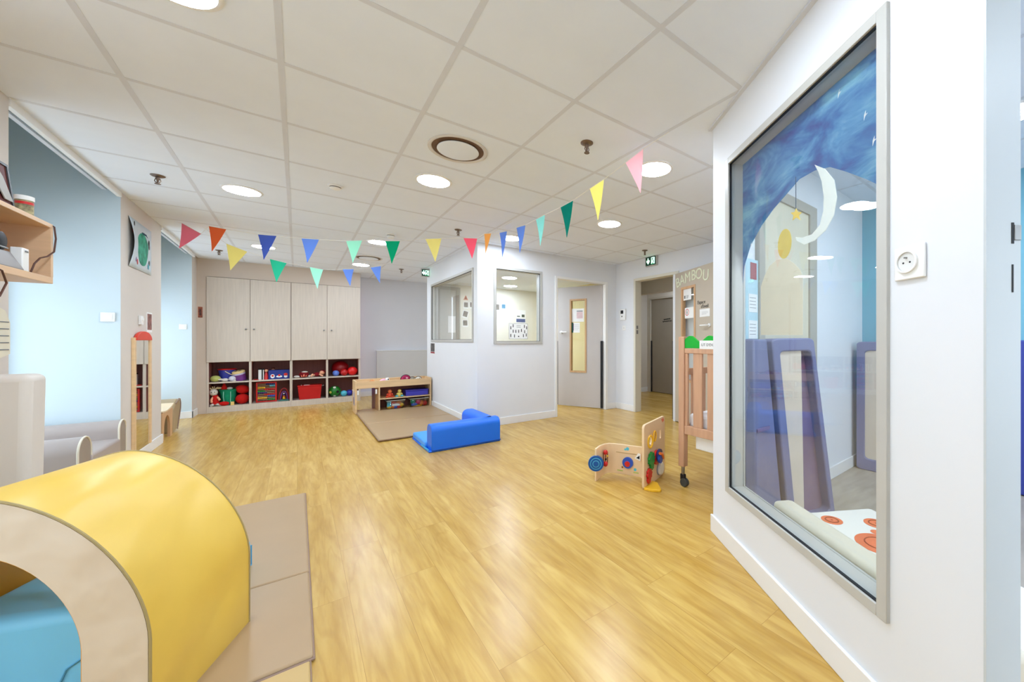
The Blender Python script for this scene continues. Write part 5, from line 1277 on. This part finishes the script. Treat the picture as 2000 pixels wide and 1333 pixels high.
# ================================================================== WALL SHELF ON THE LEFT
SHW = mat('shelf_birch', (224, 188, 150), 0.42, 0.4, 0.07, 4, stretch=(1, 1, 9))
SHO = mat('shelf_inside_orange', (208, 132, 88), 0.5, 0.35, 0.08, 4, stretch=(1, 1, 6))
t = thing('open_shelf', 'open birch wall shelf box above the left alcove', 'shelf', (-1.17, 2.4, 1.39))
xf = -0.90
obj('top_board', MB().box(-1.17, 1.75, 1.655, xf, 2.99, 1.675), SHW, t, bevel=0.002)
obj('bottom_board', MB().box(-1.17, 1.75, 1.395, xf, 2.99, 1.425), SHW, t, bevel=0.002)
obj('end_panel', MB().box(-1.17, 2.968, 1.425, xf, 2.99, 1.655), SHW, t)
obj('end_panel', MB().box(-1.17, 1.75, 1.425, xf, 1.772, 1.655), SHW, t)
obj('back_panel', MB().box(-1.168, 1.772, 1.425, -1.16, 2.968, 1.655), SHO, t)
t = thing('picture_board', 'dark framed board leaning on top of the wall shelf at the left edge', 'picture', (-0.98, 2.55, 1.675))
MBd = Matrix.Translation((-0.935, 2.395, 1.677)) @ Matrix.Rotation(-0.10, 4, 'Y')
k = MB(MBd); k.box(0, 0, 0, 0.014, 0.33, 0.165); obj('board', k, mat('board_dark_red', (92, 40, 34), 0.6, 0.3, 0.3, 14), t)
k = MB(MBd); k.box(-0.003, -0.01, 0, 0.018, 0.0, 0.175); k.box(-0.003, 0.33, 0, 0.018, 0.34, 0.175); k.box(-0.003, 0, 0.165, 0.018, 0.33, 0.175); obj('frame', k, mat('frame_charcoal', (64, 64, 66), 0.5, 0.4, 0.1, 14), t)
k = MB(MBd); k.prism([(0.16, 0.17), (0.22, 0.165), (0.28, 0.11), (0.325, 0.02), (0.27, 0.02), (0.22, 0.09), (0.18, 0.03), (0.12, 0.05)], 'X', 0.018, 0.021); obj('hanging_cloth', k, mat('cloth_grey', (168, 166, 160), 0.6, 0.3, 0.15, 10), t)
t = thing('storage_tin', 'small patterned tin with a white lid on top of the wall shelf', 'tin', (-0.955, 2.82, 1.675))
cx, cy = -0.925, 2.825
k = MB(); k.lathe((cx, cy, 1.675), [(0.024, 0), (0.024, 0.06)], 24); obj('body', k, mat('tin_pattern', (150, 140, 104), 0.5, 0.4, 0.6, 60), t)
k = MB(); k.lathe((cx, cy, 1.675), [(0.0244, 0.042), (0.0244, 0.053)], 24); obj('red_band', k, REDP, t)
k = MB(); k.lathe((cx, cy, 1.675), [(0.026, 0.06), (0.026, 0.078), (0.022, 0.08)], 24); obj('lid', k, WPLASTIC, t)
t = thing('radio', 'grey portable radio standing in the wall shelf', 'radio', (-0.95, 2.58, 1.425))
k = MB(); k.add([(-0.905, 2.30, 1.425), (-0.905, 2.775, 1.425), (-1.06, 2.775, 1.425), (-1.06, 2.30, 1.425), (-0.935, 2.30, 1.50), (-0.935, 2.755, 1.50), (-1.06, 2.755, 1.50), (-1.06, 2.30, 1.50)], [(0,3,2,1),(4,5,6,7),(0,1,5,4),(1,2,6,5),(2,3,7,6),(3,0,4,7)])
obj('body', k, mat('radio_grey', (140, 136, 134), 0.35, 0.5, 0.04, 14), t, bevel=0.006)
k = MB(); k.box(-1.06, 2.30, 1.50, -0.945, 2.75, 1.575); obj('upper_body', k, mat('radio_mauve', (122, 112, 118), 0.35, 0.5, 0.04, 14), t, bevel=0.008)
k = MB(); k.lathe((-0.948, 2.71, 1.537), [(0.036, 0), (0.036, 0.008), (0.030, 0.011)], 26, 'X'); obj('speaker', k, BLACK, t)
k = MB(); k.box(-0.935, 2.31, 1.505, -0.928, 2.72, 1.511); obj('silver_line', k, STEEL, t)
t = thing('white_charger', 'white upright plug box beside the radio in the wall shelf', 'power adapter', (-0.93, 2.77, 1.425))
k = MB(); k.box(-0.945, 2.775, 1.425, -0.912, 2.825, 1.525); obj('case', k, WPLASTIC, t, bevel=0.004)
k = MB(); k.box(-0.913, 2.79, 1.508, -0.910, 2.812, 1.514); obj('slot', k, GREYINK, t)
solo('power_cable', MB().tube([(-0.92, 2.86, 1.43), (-0.912, 2.865, 1.47), (-0.905, 2.89, 1.50), (-0.898, 2.93, 1.515), (-0.893, 2.975, 1.545), (-0.893, 2.992, 1.61), (-0.897, 2.99, 1.665), (-0.92, 2.975, 1.681)], 0.0032, 8), mat('cable_brown', (88, 54, 42), 0.5, 0.4, 0.05, 20), 'thin brown cable draped over the right end of the wall shelf', 'cable')
solo('power_cable', MB().tube([(-0.897, 2.45, 1.42), (-0.893, 2.575, 1.40), (-0.893, 2.605, 1.355), (-0.90, 2.58, 1.30), (-0.93, 2.50, 1.27)], 0.0032, 8), mat('cable_brown', (88, 54, 42)), 'thin brown cable looping below the wall shelf at the left edge', 'cable')
t = thing('paper_leaflets', 'cream printed sheets hanging under the wall shelf at the left edge', 'paper', (-1.16, 3.2, 1.0))
k = MB(); k.prism([(3.22, 1.02), (3.40, 1.06), (3.40, 1.22), (3.36, 1.28), (3.22, 1.32)], 'X', -1.165, -1.155); obj('sheet', k, mat('paper_cream', (226, 220, 200), 0.7, 0.2, 0.03, 12), t)
k = MB()
for i in range(5): k.box(-1.155, 3.24, 1.08+0.035*i, -1.153, 3.385, 1.085+0.035*i)
obj('print', k, GREYINK, t)

# ================================================================== EVACUATION COT
BEE = mat('cot_beech', (204, 160, 128), 0.42, 0.4, 0.08, 4, stretch=(9, 9, 1))
cx0, cx1, cy0, cy1 = 2.318, 3.50, 1.355, 1.907
t = thing('evacuation_cot', 'wheeled beech cot with green wavy headboard beside the painted window wall', 'cot', (2.9, 1.63, 0))
for x, y in ((cx0, cy1-0.052), (cx0, cy0), (cx1-0.05, cy1-0.052), (cx1-0.05, cy0)):
    p = obj('leg', MB().box(x, y, 0.155, x+0.05, y+0.052, 1.158), BEE, t, bevel=0.004)
    k = MB(); k.cyl((x+0.025, y+0.026, 0.09), (x+0.025, y+0.026, 0.155), 0.013, n=14); st_ = obj('caster_stem', k, STEEL, p)
    k = MB(); k.box(x+0.01, y+0.006, 0.046, x+0.04, y+0.046, 0.096); obj('caster_fork', k, BLACK, p, bevel=0.008)
    k = MB()
    for q in (0.008, 0.031): k.cyl((x+q, y+0.012, 0.032), (x+q+0.012, y+0.012, 0.032), 0.032, n=24)
    obj('caster_wheel', k, mat('caster_grey', (66, 70, 68), 0.5, 0.4, 0.08, 20), p, bevel=0.003)
def end(xa):
    hz = 1.07
    k = MB(); pts = [(cy0+0.052, hz)]+[]
    top = []
    n_ = 40
    for i in range(n_+1):
        y = cy1-0.052-(cy1-cy0-0.104)*i/n_
        top.append((y, 1.142+0.022*math.cos(2*PI*(cy1-0.052-y-0.05)/0.172)))
    k.prism([(cy0+0.052, hz)]+[(cy1-0.052, hz)]+top, 'X', xa+0.012, xa+0.034)
    return k
hb = obj('headboard', end(cx0), mat('headboard_green', (0, 170, 40), 0.4, 0.4, 0.03, 8), t, bevel=0.002, label='green wavy headboard')
k = MB(); k.box(cx0+0.008, 1.49, 1.066, cx0+0.0118, 1.716, 1.128); lbp = obj('label_plate', k, PAPER, hb)
text('label_text', "LIT D'EVA", mat('label_ink', (84, 88, 92), 0.6, 0.2, 0.05, 30), hb, frame((cx0+0.0078, 1.70, 1.096), (0, -1, 0), (0, 0, 1)), 0.027, depth=0.0006, align='LEFT')
obj('top_rail', MB().box(cx0+0.008, cy0+0.052, 1.03, cx0+0.04, cy1-0.052, 1.068), BEE, t, bevel=0.003)
obj('bottom_rail', MB().box(cx0+0.008, cy0+0.052, 0.41, cx0+0.04, cy1-0.052, 0.475), BEE, t, bevel=0.003)
for a, b in ((1.83, 1.855), (1.70, 1.778), (1.575, 1.653), (1.45, 1.528), (1.407, 1.43)):
    obj('slat', MB().box(cx0+0.014, a, 0.475, cx0+0.034, b, 1.03), BEE, t, bevel=0.002)
for y in (cy1-0.042, cy0+0.012):
    obj('side_rail', MB().box(cx0+0.05, y, 0.86, cx1-0.05, y+0.03, 0.91), BEE, t, bevel=0.003)
    obj('side_rail', MB().box(cx0+0.05, y, 0.41, cx1-0.05, y+0.03, 0.475), BEE, t, bevel=0.003)
    for i in range(8):
        x = cx0+0.13+i*0.125
        obj('slat', MB().box(x, y+0.006, 0.475, x+0.045, y+0.024, 0.86), BEE, t)
obj('end_panel', MB().box(cx1-0.04, cy0+0.052, 0.475, cx1-0.012, cy1-0.052, 1.06), BEE, t)
obj('bed_base', MB().box(cx0+0.045, cy0+0.045, 0.43, cx1-0.045, cy1-0.045, 0.455), PALEBIRCH, t)
t2 = thing('cot_mattress', 'white mattress lying in the wheeled beech cot', 'mattress', (2.9, 1.63, 0.455))
obj('cover', MB().box(cx0+0.055, cy0+0.055, 0.456, cx1-0.06, cy1-0.055, 0.565), PLUSHW if False else mat('mattress_white', (240, 240, 242), 0.7, 0.2, 0.02, 10), t2, bevel=0.025, seg=3)
k = MB(); k.cyl((cx0+0.08, cy0+0.09, 0.57), (cx0+0.08, cy0+0.09, 0.99), 0.014, n=12)
t3 = thing('drawer_box', 'white plastic tray under the wheeled beech cot', 'tray', (2.95, 1.6, 0.28))
k = MB(); k.box(cx0+0.06, cy0+0.03, 0.30, cx1-0.25, 1.79, 0.40); obj('tray', k, WPLASTIC, t3, bevel=0.006)
k = MB(); k.box(cx0+0.05, cy0+0.025, 0.395, cx1-0.24, 1.80, 0.412); obj('rim', k, WPLASTIC, t3, bevel=0.003)

# ================================================================== ACTIVITY PANEL
PLY = mat('activity_ply', (236, 206, 164), 0.4, 0.4, 0.05, 5)
t = thing('activity_board', 'bent birch toddler activity panel with gears and beads on the floor', 'activity toy', (2.15, 2.2, 0))
# low curved wall: path in plan, extruded with an arched lower edge
path = [(1.866, 2.375), (1.93, 2.398), (1.985, 2.408), (2.03, 2.398), (2.058, 2.366), (2.078, 2.325), (2.118, 2.245), (2.158, 2.165), (2.188, 2.105)]
def sheet_path(path, zlo, zhi, th):
    v = []; f = []; n = len(path)
    for i, (x, y) in enumerate(path):
        a = Vector(path[min(i+1, n-1)])-Vector(path[max(i-1, 0)]); a.normalize(); nn = Vector((-a.y, a.x))*th/2
        for s_ in (1, -1):
            v += [(x+nn.x*s_, y+nn.y*s_, zlo[i]), (x+nn.x*s_, y+nn.y*s_, zhi[i])]
    for i in range(n-1):
        a = 4*i; b = a+4
        f += [(a, b, b+1, a+1), (a+2, a+3, b+3, b+2), (a+1, b+1, b+3, a+3), (a, a+2, b+2, b)]
    f += [(0, 1, 3, 2), (4*n-4, 4*n-2, 4*n-1, 4*n-3)]
    return v, f
k = MB(); k.add(*sheet_path(path, [0, 0.014, 0.026, 0.03, 0.03, 0.03, 0.03, 0.03, 0.0], [0.262, 0.272, 0.275, 0.275, 0.275, 0.275, 0.275, 0.275, 0.275], 0.016))
low = obj('low_panel', k, PLY, t, bevel=0.004, smooth=60)
A_ = Vector((2.042, 2.018, 0)); E_ = Vector((2.452, 2.174, 0)); U_ = (E_-A_).normalized(); Nn = Vector((U_.y, -U_.x, 0))   # Nn faces the camera side
MP = frame(A_, U_, (0, 0, 1))    # x along panel, y up, z out of the front face
o_ = rrect(0, 0.0, 0.437, 0.487, 0.03, 6)
k = MB(MP)
# tall panel made of strips round a slot and a round hole
def poly_hole(outer, holes):
    """outer outline bridged to each hole"""
    bm = bmesh.new()
    return bm
cu = bpy.data.curves.new('p', 'CURVE'); cu.dimensions = '2D'; cu.fill_mode = 'BOTH'; cu.extrude = 0.009
for ring_ in (o_, circ(0.135, 0.355, 0.038, 0.045, 20), [(x, y) for x, y in rrect(0.315, 0.315, 0.348, 0.39, 0.012, 4)]):
    s_ = cu.splines.new('POLY'); s_.points.add(len(ring_)-1); s_.use_cyclic_u = True
    for p_, (x, y) in zip(s_.points, ring_): p_.co = (x, y, 0, 1)
tmp = bpy.data.objects.new('p', cu); COL.objects.link(tmp)
me = bpy.data.meshes.new_from_object(tmp.evaluated_get(bpy.context.evaluated_depsgraph_get()))
COL.objects.unlink(tmp); bpy.data.objects.remove(tmp)
k = MB(MP); k.add([tuple(v.co) for v in me.vertices], [list(p_.vertices) for p_ in me.polygons])
tall = obj('tall_panel', k, PLY, t)
def on_tall(nm, mb, m_, label=None, parent=None): return obj(nm, mb, m_, parent or tall, label=label)
k = MB(MP); k.tube([(0.105+0.034*math.cos(a), 0.342+0.045*math.sin(a), 0.016+0.006*math.cos(a)) for a in [2*PI*i/24 for i in range(24)]], 0.008, 8, True); on_tall('ring', k, YELP, 'yellow ring')
k = MB(MP); k.tube([(0.20+0.024*math.cos(a), 0.365+0.04*math.sin(a), 0.015) for a in [2*PI*i/24 for i in range(24)]], 0.006, 8, True); on_tall('ring', k, YELP, 'yellow ring')
def gear(u, v, r, z0, z1, teeth, m_, nm='gear', lb=None):
    pl = []
    for i in range(teeth*4):
        a = 2*PI*i/(teeth*4); rr = r if (i % 4) in (0, 1) else r*0.84
        pl.append((u+rr*math.cos(a), v+rr*math.sin(a)))
    k_ = MB(MP); k_.prism(pl, 'Z', z0, z1); return on_tall(nm, k_, m_, lb)
gear(0.115, 0.205, 0.055, 0.012, 0.03, 9, GREENP, lb='green gear')
gear(0.125, 0.15, 0.032, 0.014, 0.028, 7, GREENP, lb='small green gear')
gear(0.075, 0.10, 0.044, 0.012, 0.028, 8, REDP, lb='red flower gear')
gear(0.07, 0.06, 0.03, 0.012, 0.026, 6, REDP, lb='small red gear')
for (u, v, r, z0, m_, lb) in ((0.225, 0.19, 0.058, 0.012, REDP, 'red disc'), (0.24, 0.205, 0.05, 0.030, NAVY, 'navy disc'), (0.22, 0.185, 0.036, 0.045, BLUEP, 'blue knob')):
    k = MB(MP); k.cyl((u, v, z0), (u, v, z0+0.016), r, n=24); on_tall('disc', k, m_, lb)
k = MB(MP); k.tube([(0.19, 0.235, 0.06), (0.225, 0.225, 0.066), (0.255, 0.19, 0.062), (0.29, 0.17, 0.05)], 0.011, 8); on_tall('orange_bar', k, ORANGEP, 'orange curved bar')
k = MB(MP); k.lathe((0.315, 0.075, 0.012), [(0.05, 0), (0.052, 0.014), (0.045, 0.02)], 26, 'Z'); on_tall('dial', k, WPLASTIC, 'white dial')
k = MB(MP); k.lathe((0.30, 0.075, 0.010), [(0.05, 0), (0.05, 0.004)], 26, 'Z'); on_tall('dial_base', k, mat('dial_grey', (150, 150, 160), 0.4, 0.4, 0.05, 20))
k = MB(MP); k.prism([(0.352, 0.47), (0.40, 0.475), (0.42, 0.45), (0.38, 0.44)], 'Z', 0.0085, 0.0098); on_tall('print', k, mat('print_coral', (236, 130, 90), 0.5, 0.3, 0.1, 30))
# low panel fittings
Lb = Vector((2.118, 2.245, 0)); La = Vector((2.058, 2.366, 0)); Lu = (Lb-La).normalized()
ML2 = frame(La-Vector((0, 0, 0)), Lu, (0, 0, 1))
if ML2.to_3x3() @ Vector((0, 0, 1)) is not None:
    zz = ML2.to_3x3() @ Vector((0, 0, 1)); s_ = 1 if zz.dot(Vector((-1, -1, 0))) > 0 else -1
def low_disc(u, v, r, z0, z1, m_, nm, lb=None, n=26):
    k_ = MB(ML2); k_.cyl((u, v, s_*z0), (u, v, s_*z1), r, n=n); return obj(nm, k_, m_, low, label=lb)
low_disc(0.125, 0.135, 0.045, 0.008, 0.024, BLUEP, 'push_button', 'blue push button with red centre')
low_disc(0.125, 0.128, 0.022, 0.024, 0.032, REDP, 'button_centre', 'red button centre')
k = MB(ML2); k.box(0.02, 0.205, s_*0.008, 0.20, 0.212, s_*0.0095); obj('groove', k, mat('groove_tan', (196, 164, 116), 0.5, 0.3, 0.1, 20), low)
for u, v, sx, m_ in ((0.12, 0.245, 0.014, CYANP), (0.10, 0.238, 0.009, CYANP), (0.075, 0.09, 0.008, mat('dot_brown', (160, 100, 50), 0.5, 0.3, 0.1, 20)), (0.185, 0.085, 0.012, CYANP)): low_disc(u, v, sx, 0.008, 0.0092, m_, 'printed_dot', n=14)
k = MB(ML2)
for u0, u1 in ((0.03, 0.08), (0.17, 0.215)): k.box(u0, 0.056, s_*0.008, u1, 0.066, s_*0.0092)
obj('printed_grass', k, mat('grass_print', (190, 200, 110), 0.5, 0.3, 0.1, 30), low)
k = MB(ML2); k.prism([(0.185, 0.18), (0.235, 0.165), (0.235, 0.22), (0.215, 0.225)], 'Z', s_*0.02, s_*0.024); wc = obj('flap', k, PAPER, low)
k = MB(ML2); k.prism([(0.20, 0.187), (0.228, 0.178), (0.228, 0.208)], 'Z', s_*0.024, s_*0.0255); obj('flap_print', k, INK, wc)
# target wheel on the left end, bead frame on the curve
L0 = Vector((1.866, 2.375, 0)); L1 = Vector((1.93, 2.398, 0)); lu = (L1-L0).normalized()
ME = frame(L0, (0.7825, -0.6227, 0), (0, 0, 1))    # the wheel sits across the panel's free edge
for r, z, m_ in ((0.062, 0.010, mat('target_blue', (20, 86, 160), 0.4, 0.4, 0.03, 10)), (0.046, 0.0125, CYANP), (0.041, 0.014, mat('target_blue', (20, 86, 160))), (0.027, 0.016, CYANP), (0.022, 0.0175, mat('target_blue', (20, 86, 160)))):
    k = MB(ME); k.cyl((0.004, 0.145, -z), (0.004, 0.145, z), r, n=32); obj('target_ring', k, m_, low, label='ring of the blue target wheel')
bx_, by_ = 1.968, 2.372
k = MB(); k.ball((bx_, by_, 0.215), 0.02, n=16, m=10); k.ball((bx_, by_, 0.12), 0.02, 0.02, 0.022, 16, 10); bf = obj('bead_frame', k, REDP, low, label='red ends of the bead frame')
k = MB()
for a in (-0.016, 0.0, 0.016): k.cyl((bx_+a, by_-a*0.4, 0.12), (bx_+a, by_-a*0.4, 0.215), 0.004, n=8)
obj('wire', k, mat('wire_brown', (120, 60, 40), 0.5, 0.3, 0.05, 20), bf)
k = MB(); k.ball((bx_, by_-0.004, 0.16), 0.008, n=10, m=8); obj('bead', k, INK, bf)
k = MB(); k.ball((bx_+0.012, by_-0.01, 0.185), 0.008, n=10, m=8); obj('bead', k, YELP, bf)
k = MB(); k.tube([(2.19+0.0*a, 2.11+0.012*math.sin(a), 0.27+0.034*math.cos(a)) for a in [2*PI*i/16 for i in range(16)]], 0.006, 8, True); obj('ring', k, YELP, low, label='yellow ring')
foot = MB(); foot.prism([(2.045, 2.012), (2.062, 1.948), (2.105, 1.905), (2.125, 1.908), (2.205, 2.02), (2.20, 2.072)], 'Z', 0.0, 0.018)
obj('foot_plate', foot, YELP, t, bevel=0.003, label='yellow wedge foot')

# ================================================================== DORMITORY CONTENTS
COT = mat('cot_plastic_lilac', (118, 121, 156), 0.4, 0.45, 0.05, 5)
COTD = mat('cot_plastic_mauve', (128, 108, 134), 0.45, 0.4, 0.12, 4)
COTF = mat('cot_fabric_beige', (214, 200, 184), 0.7, 0.2, 0.03, 8)
def stack_cot(label, bl, br, tl, tr, h_, depth, open_bottom):
    """stacking cot stood on end: tapered plastic frame round a beige bed; corners given in plan at floor and top"""
    bl, br, tl, tr = [Vector(p) for p in (bl, br, tl, tr)]
    t_ = thing('stacking_cot', label, 'toddler cot', tuple((bl+br)/2), 0, 'lilac stacking cots')
    back = (br-bl).normalized().cross(Vector((0, 0, 1))); back = back if back.dot(Vector((1, 0.3, 0))) > 0 else -back
    def P(a, b, d):    # a across, b up, d through
        return bl*(1-a)*(1-b)+br*a*(1-b)+tl*(1-a)*b+tr*a*b+back*d
    def slab(outer, inner, d0, d1):
        n = len(outer); v = [P(a, b, d) for d in (d0, d1) for a, b in outer+inner]; f = []
        for i in range(n):
            j = (i+1) % n
            f += [(i, j, n+j, n+i), (2*n+i, 3*n+i, 3*n+j, 2*n+j), (i, 2*n+i, 2*n+j, j), (n+i, n+j, 3*n+j, 3*n+i)]
        return v, f
    def rr(a0, b0, a1, b1, ra, rb, n=5):
        p = []
        for cx_, cy_, s0 in ((a1-ra, b1-rb, 0), (a0+ra, b1-rb, 90), (a0+ra, b0+rb, 180), (a1-ra, b0+rb, 270)):
            for i in range(n+1):
                q = math.radians(s0+90*i/n); p.append((cx_+ra*math.cos(q), cy_+rb*math.sin(q)))
        return p
    o_ = rr(0, 0, 1, 1, 0.12, 0.02); i_ = rr(0.16, open_bottom, 0.90, 0.93, 0.10, 0.025)
    k_ = MB(); k_.add(*slab(o_, i_, 0, depth)); obj('frame', k_, COT, t_, bevel=0.008)
    k_ = MB(); n = len(i_); v = [P(a, b, d) for d in (depth*0.12, depth*0.18) for a, b in ((0.70, 0.945), (0.12, 0.945), (0.12, open_bottom-0.01), (0.36, open_bottom-0.01))]; m_ = len(v)//2
    k_.add(v, [tuple(range(m_)), tuple(reversed(range(m_, 2*m_)))]+[(i, m_+i, m_+(i+1) % m_, (i+1) % m_) for i in range(m_)]); obj('bed', k_, COTF, t_)
    k_ = MB(); v = [P(a, b, d) for d in (depth*0.5, depth*0.6) for a, b in rr(0.30, open_bottom-0.02, 0.93, 0.95, 0.05, 0.02)]; m_ = len(v)//2
    k_.add(v, [tuple(range(m_)), tuple(reversed(range(m_, 2*m_)))]+[(i, m_+i, m_+(i+1) % m_, (i+1) % m_) for i in range(m_)]); obj('back_shell', k_, COTD, t_)
    return t_
stack_cot('large lilac stacking cot stood on end, seen through the painted window', (2.345, 1.075, 0.004), (2.73, 0.955, 0.004), (2.245, 1.13, 1.14), (2.60, 1.035, 1.145), 1.14, 0.12, 0.02)
stack_cot('second lilac stacking cot against the far dormitory wall', (3.85, 1.185, 0.004), (3.86, 0.80, 0.004), (3.84, 1.18, 1.118), (3.85, 0.80, 1.118), 1.118, 0.12, 0.09)
t = thing('stacking_cot', 'lilac stacking cot edge at the left side behind the painted window', 'toddler cot', (2.15, 1.16, 0.004), 0, 'lilac stacking cots')
k = MB(); k.add([(2.06, 1.125, 0.004), (2.33, 1.10, 0.004), (2.33, 1.195, 0.004), (2.06, 1.195, 0.004), (2.035, 1.13, 1.137), (2.215, 1.145, 1.137), (2.215, 1.195, 1.137), (2.035, 1.195, 1.137)], [(0,3,2,1),(4,5,6,7),(0,1,5,4),(1,2,6,5),(2,3,7,6),(3,0,4,7)])
obj('shell', k, COT, t, bevel=0.012, seg=3)
k = MB(); k.box(2.06, 1.12, 0.6, 2.2, 1.13, 0.62); obj('ridge', k, COTD, t)
NEST = mat('bumper_cream', (220, 210, 190), 0.5, 0.35, 0.03, 5)
t = thing('crib_bumper', 'cream padded bumper standing against the bottom of the painted window', 'bumper', tuple(MW @ Vector((0.85, 0.2, 0))))
k = MB(MW); k.box(0.43, 0.098, 0.004, 1.35, 0.20, 0.36); obj('pad', k, NEST, t, bevel=0.022, seg=3)
t = thing('printed_mattress', 'white baby mattress with orange printed animal faces behind the bumper', 'mattress', tuple(MW @ Vector((0.8, 0.5, 0))))
k = MB(MW); k.box(0.40, 0.21, 0.004, 1.40, 0.66, 0.275); obj('mattress', k, mat('mattress_print_white', (236, 230, 220), 0.6, 0.3, 0.02, 6), t, bevel=0.02, seg=3)
ORP = mat('print_orange', (226, 112, 72), 0.6, 0.3, 0.08, 30)
for u, v, r in ((0.72, 0.40, 0.09), (0.56, 0.54, 0.05), (0.50, 0.36, 0.045), (1.0, 0.54, 0.06)):
    k = MB(MW); k.cyl((u, v, 0.2752), (u, v, 0.2766), r, n=30)
    if r > 0.08:
        for q in (-0.09, 0.09): k.cyl((u+q, v+0.07, 0.2752), (u+q, v+0.07, 0.2764), 0.022, n=14)
    o_ = obj('printed_face', k, ORP, t)
    k = MB(MW); k.tube([(u+r*0.6*math.cos(a), v+r*0.6*math.sin(a), 0.2766) for a in [2*PI*i/24 for i in range(24)]], 0.003, 6, True)
    k.cyl((u, v, 0.2766), (u, v, 0.2774), r*0.12, n=12)
    obj('face_lines', k, mat('print_rust', (160, 66, 40), 0.6, 0.3, 0.08, 30), o_)
k = MB(MW); k.tube([(1.02+0.06*math.cos(a), 0.36+0.06*math.sin(a), 0.279) for a in [PI*i/10 for i in range(11)]], 0.006, 6); obj('printed_curve', k, GREYINK, t)
t = thing('notice_board', 'pale blue notice board with white sheets left of the dormitory door', 'notice board', (2.16, 1.225, 1.1))
k = MB(); k.box(2.08, 1.205, 1.10, 2.225, 1.225, 1.62); obj('board', k, mat('board_pale_blue', (186, 216, 226), 0.6, 0.3, 0.02, 8), t)
for z in (1.14, 1.30):
    k = MB(); k.box(2.11, 1.203, z, 2.21, 1.2055, z+0.11); s2 = obj('sheet', k, PAPER, t)
    k = MB()
    for i in range(4): k.box(2.12, 1.2022, z+0.025+0.02*i, 2.19, 1.2032, z+0.028+0.02*i)
    obj('print', k, GREYINK, s2)
k = MB(); k.box(2.13, 1.203, 1.50, 2.2, 1.2055, 1.6); obj('red_card', k, mat('card_rose', (170, 100, 104), 0.6, 0.3, 0.1, 20), t)
t = thing('wall_mat', 'royal blue padded wall mat along the dormitory wall', 'wall mat', (4.12, -0.4, 0.004))
ROY = mat('wallmat_blue', (54, 66, 150), 0.45, 0.4, 0.03, 6)
for a, b in ((-2.4, -1.4), (-1.4, -0.4), (-0.4, 0.55)):
    obj('panel', MB().box(4.09, a+0.003, 0.01, 4.14, b-0.003, 1.13), ROY, t, bevel=0.012, seg=3)
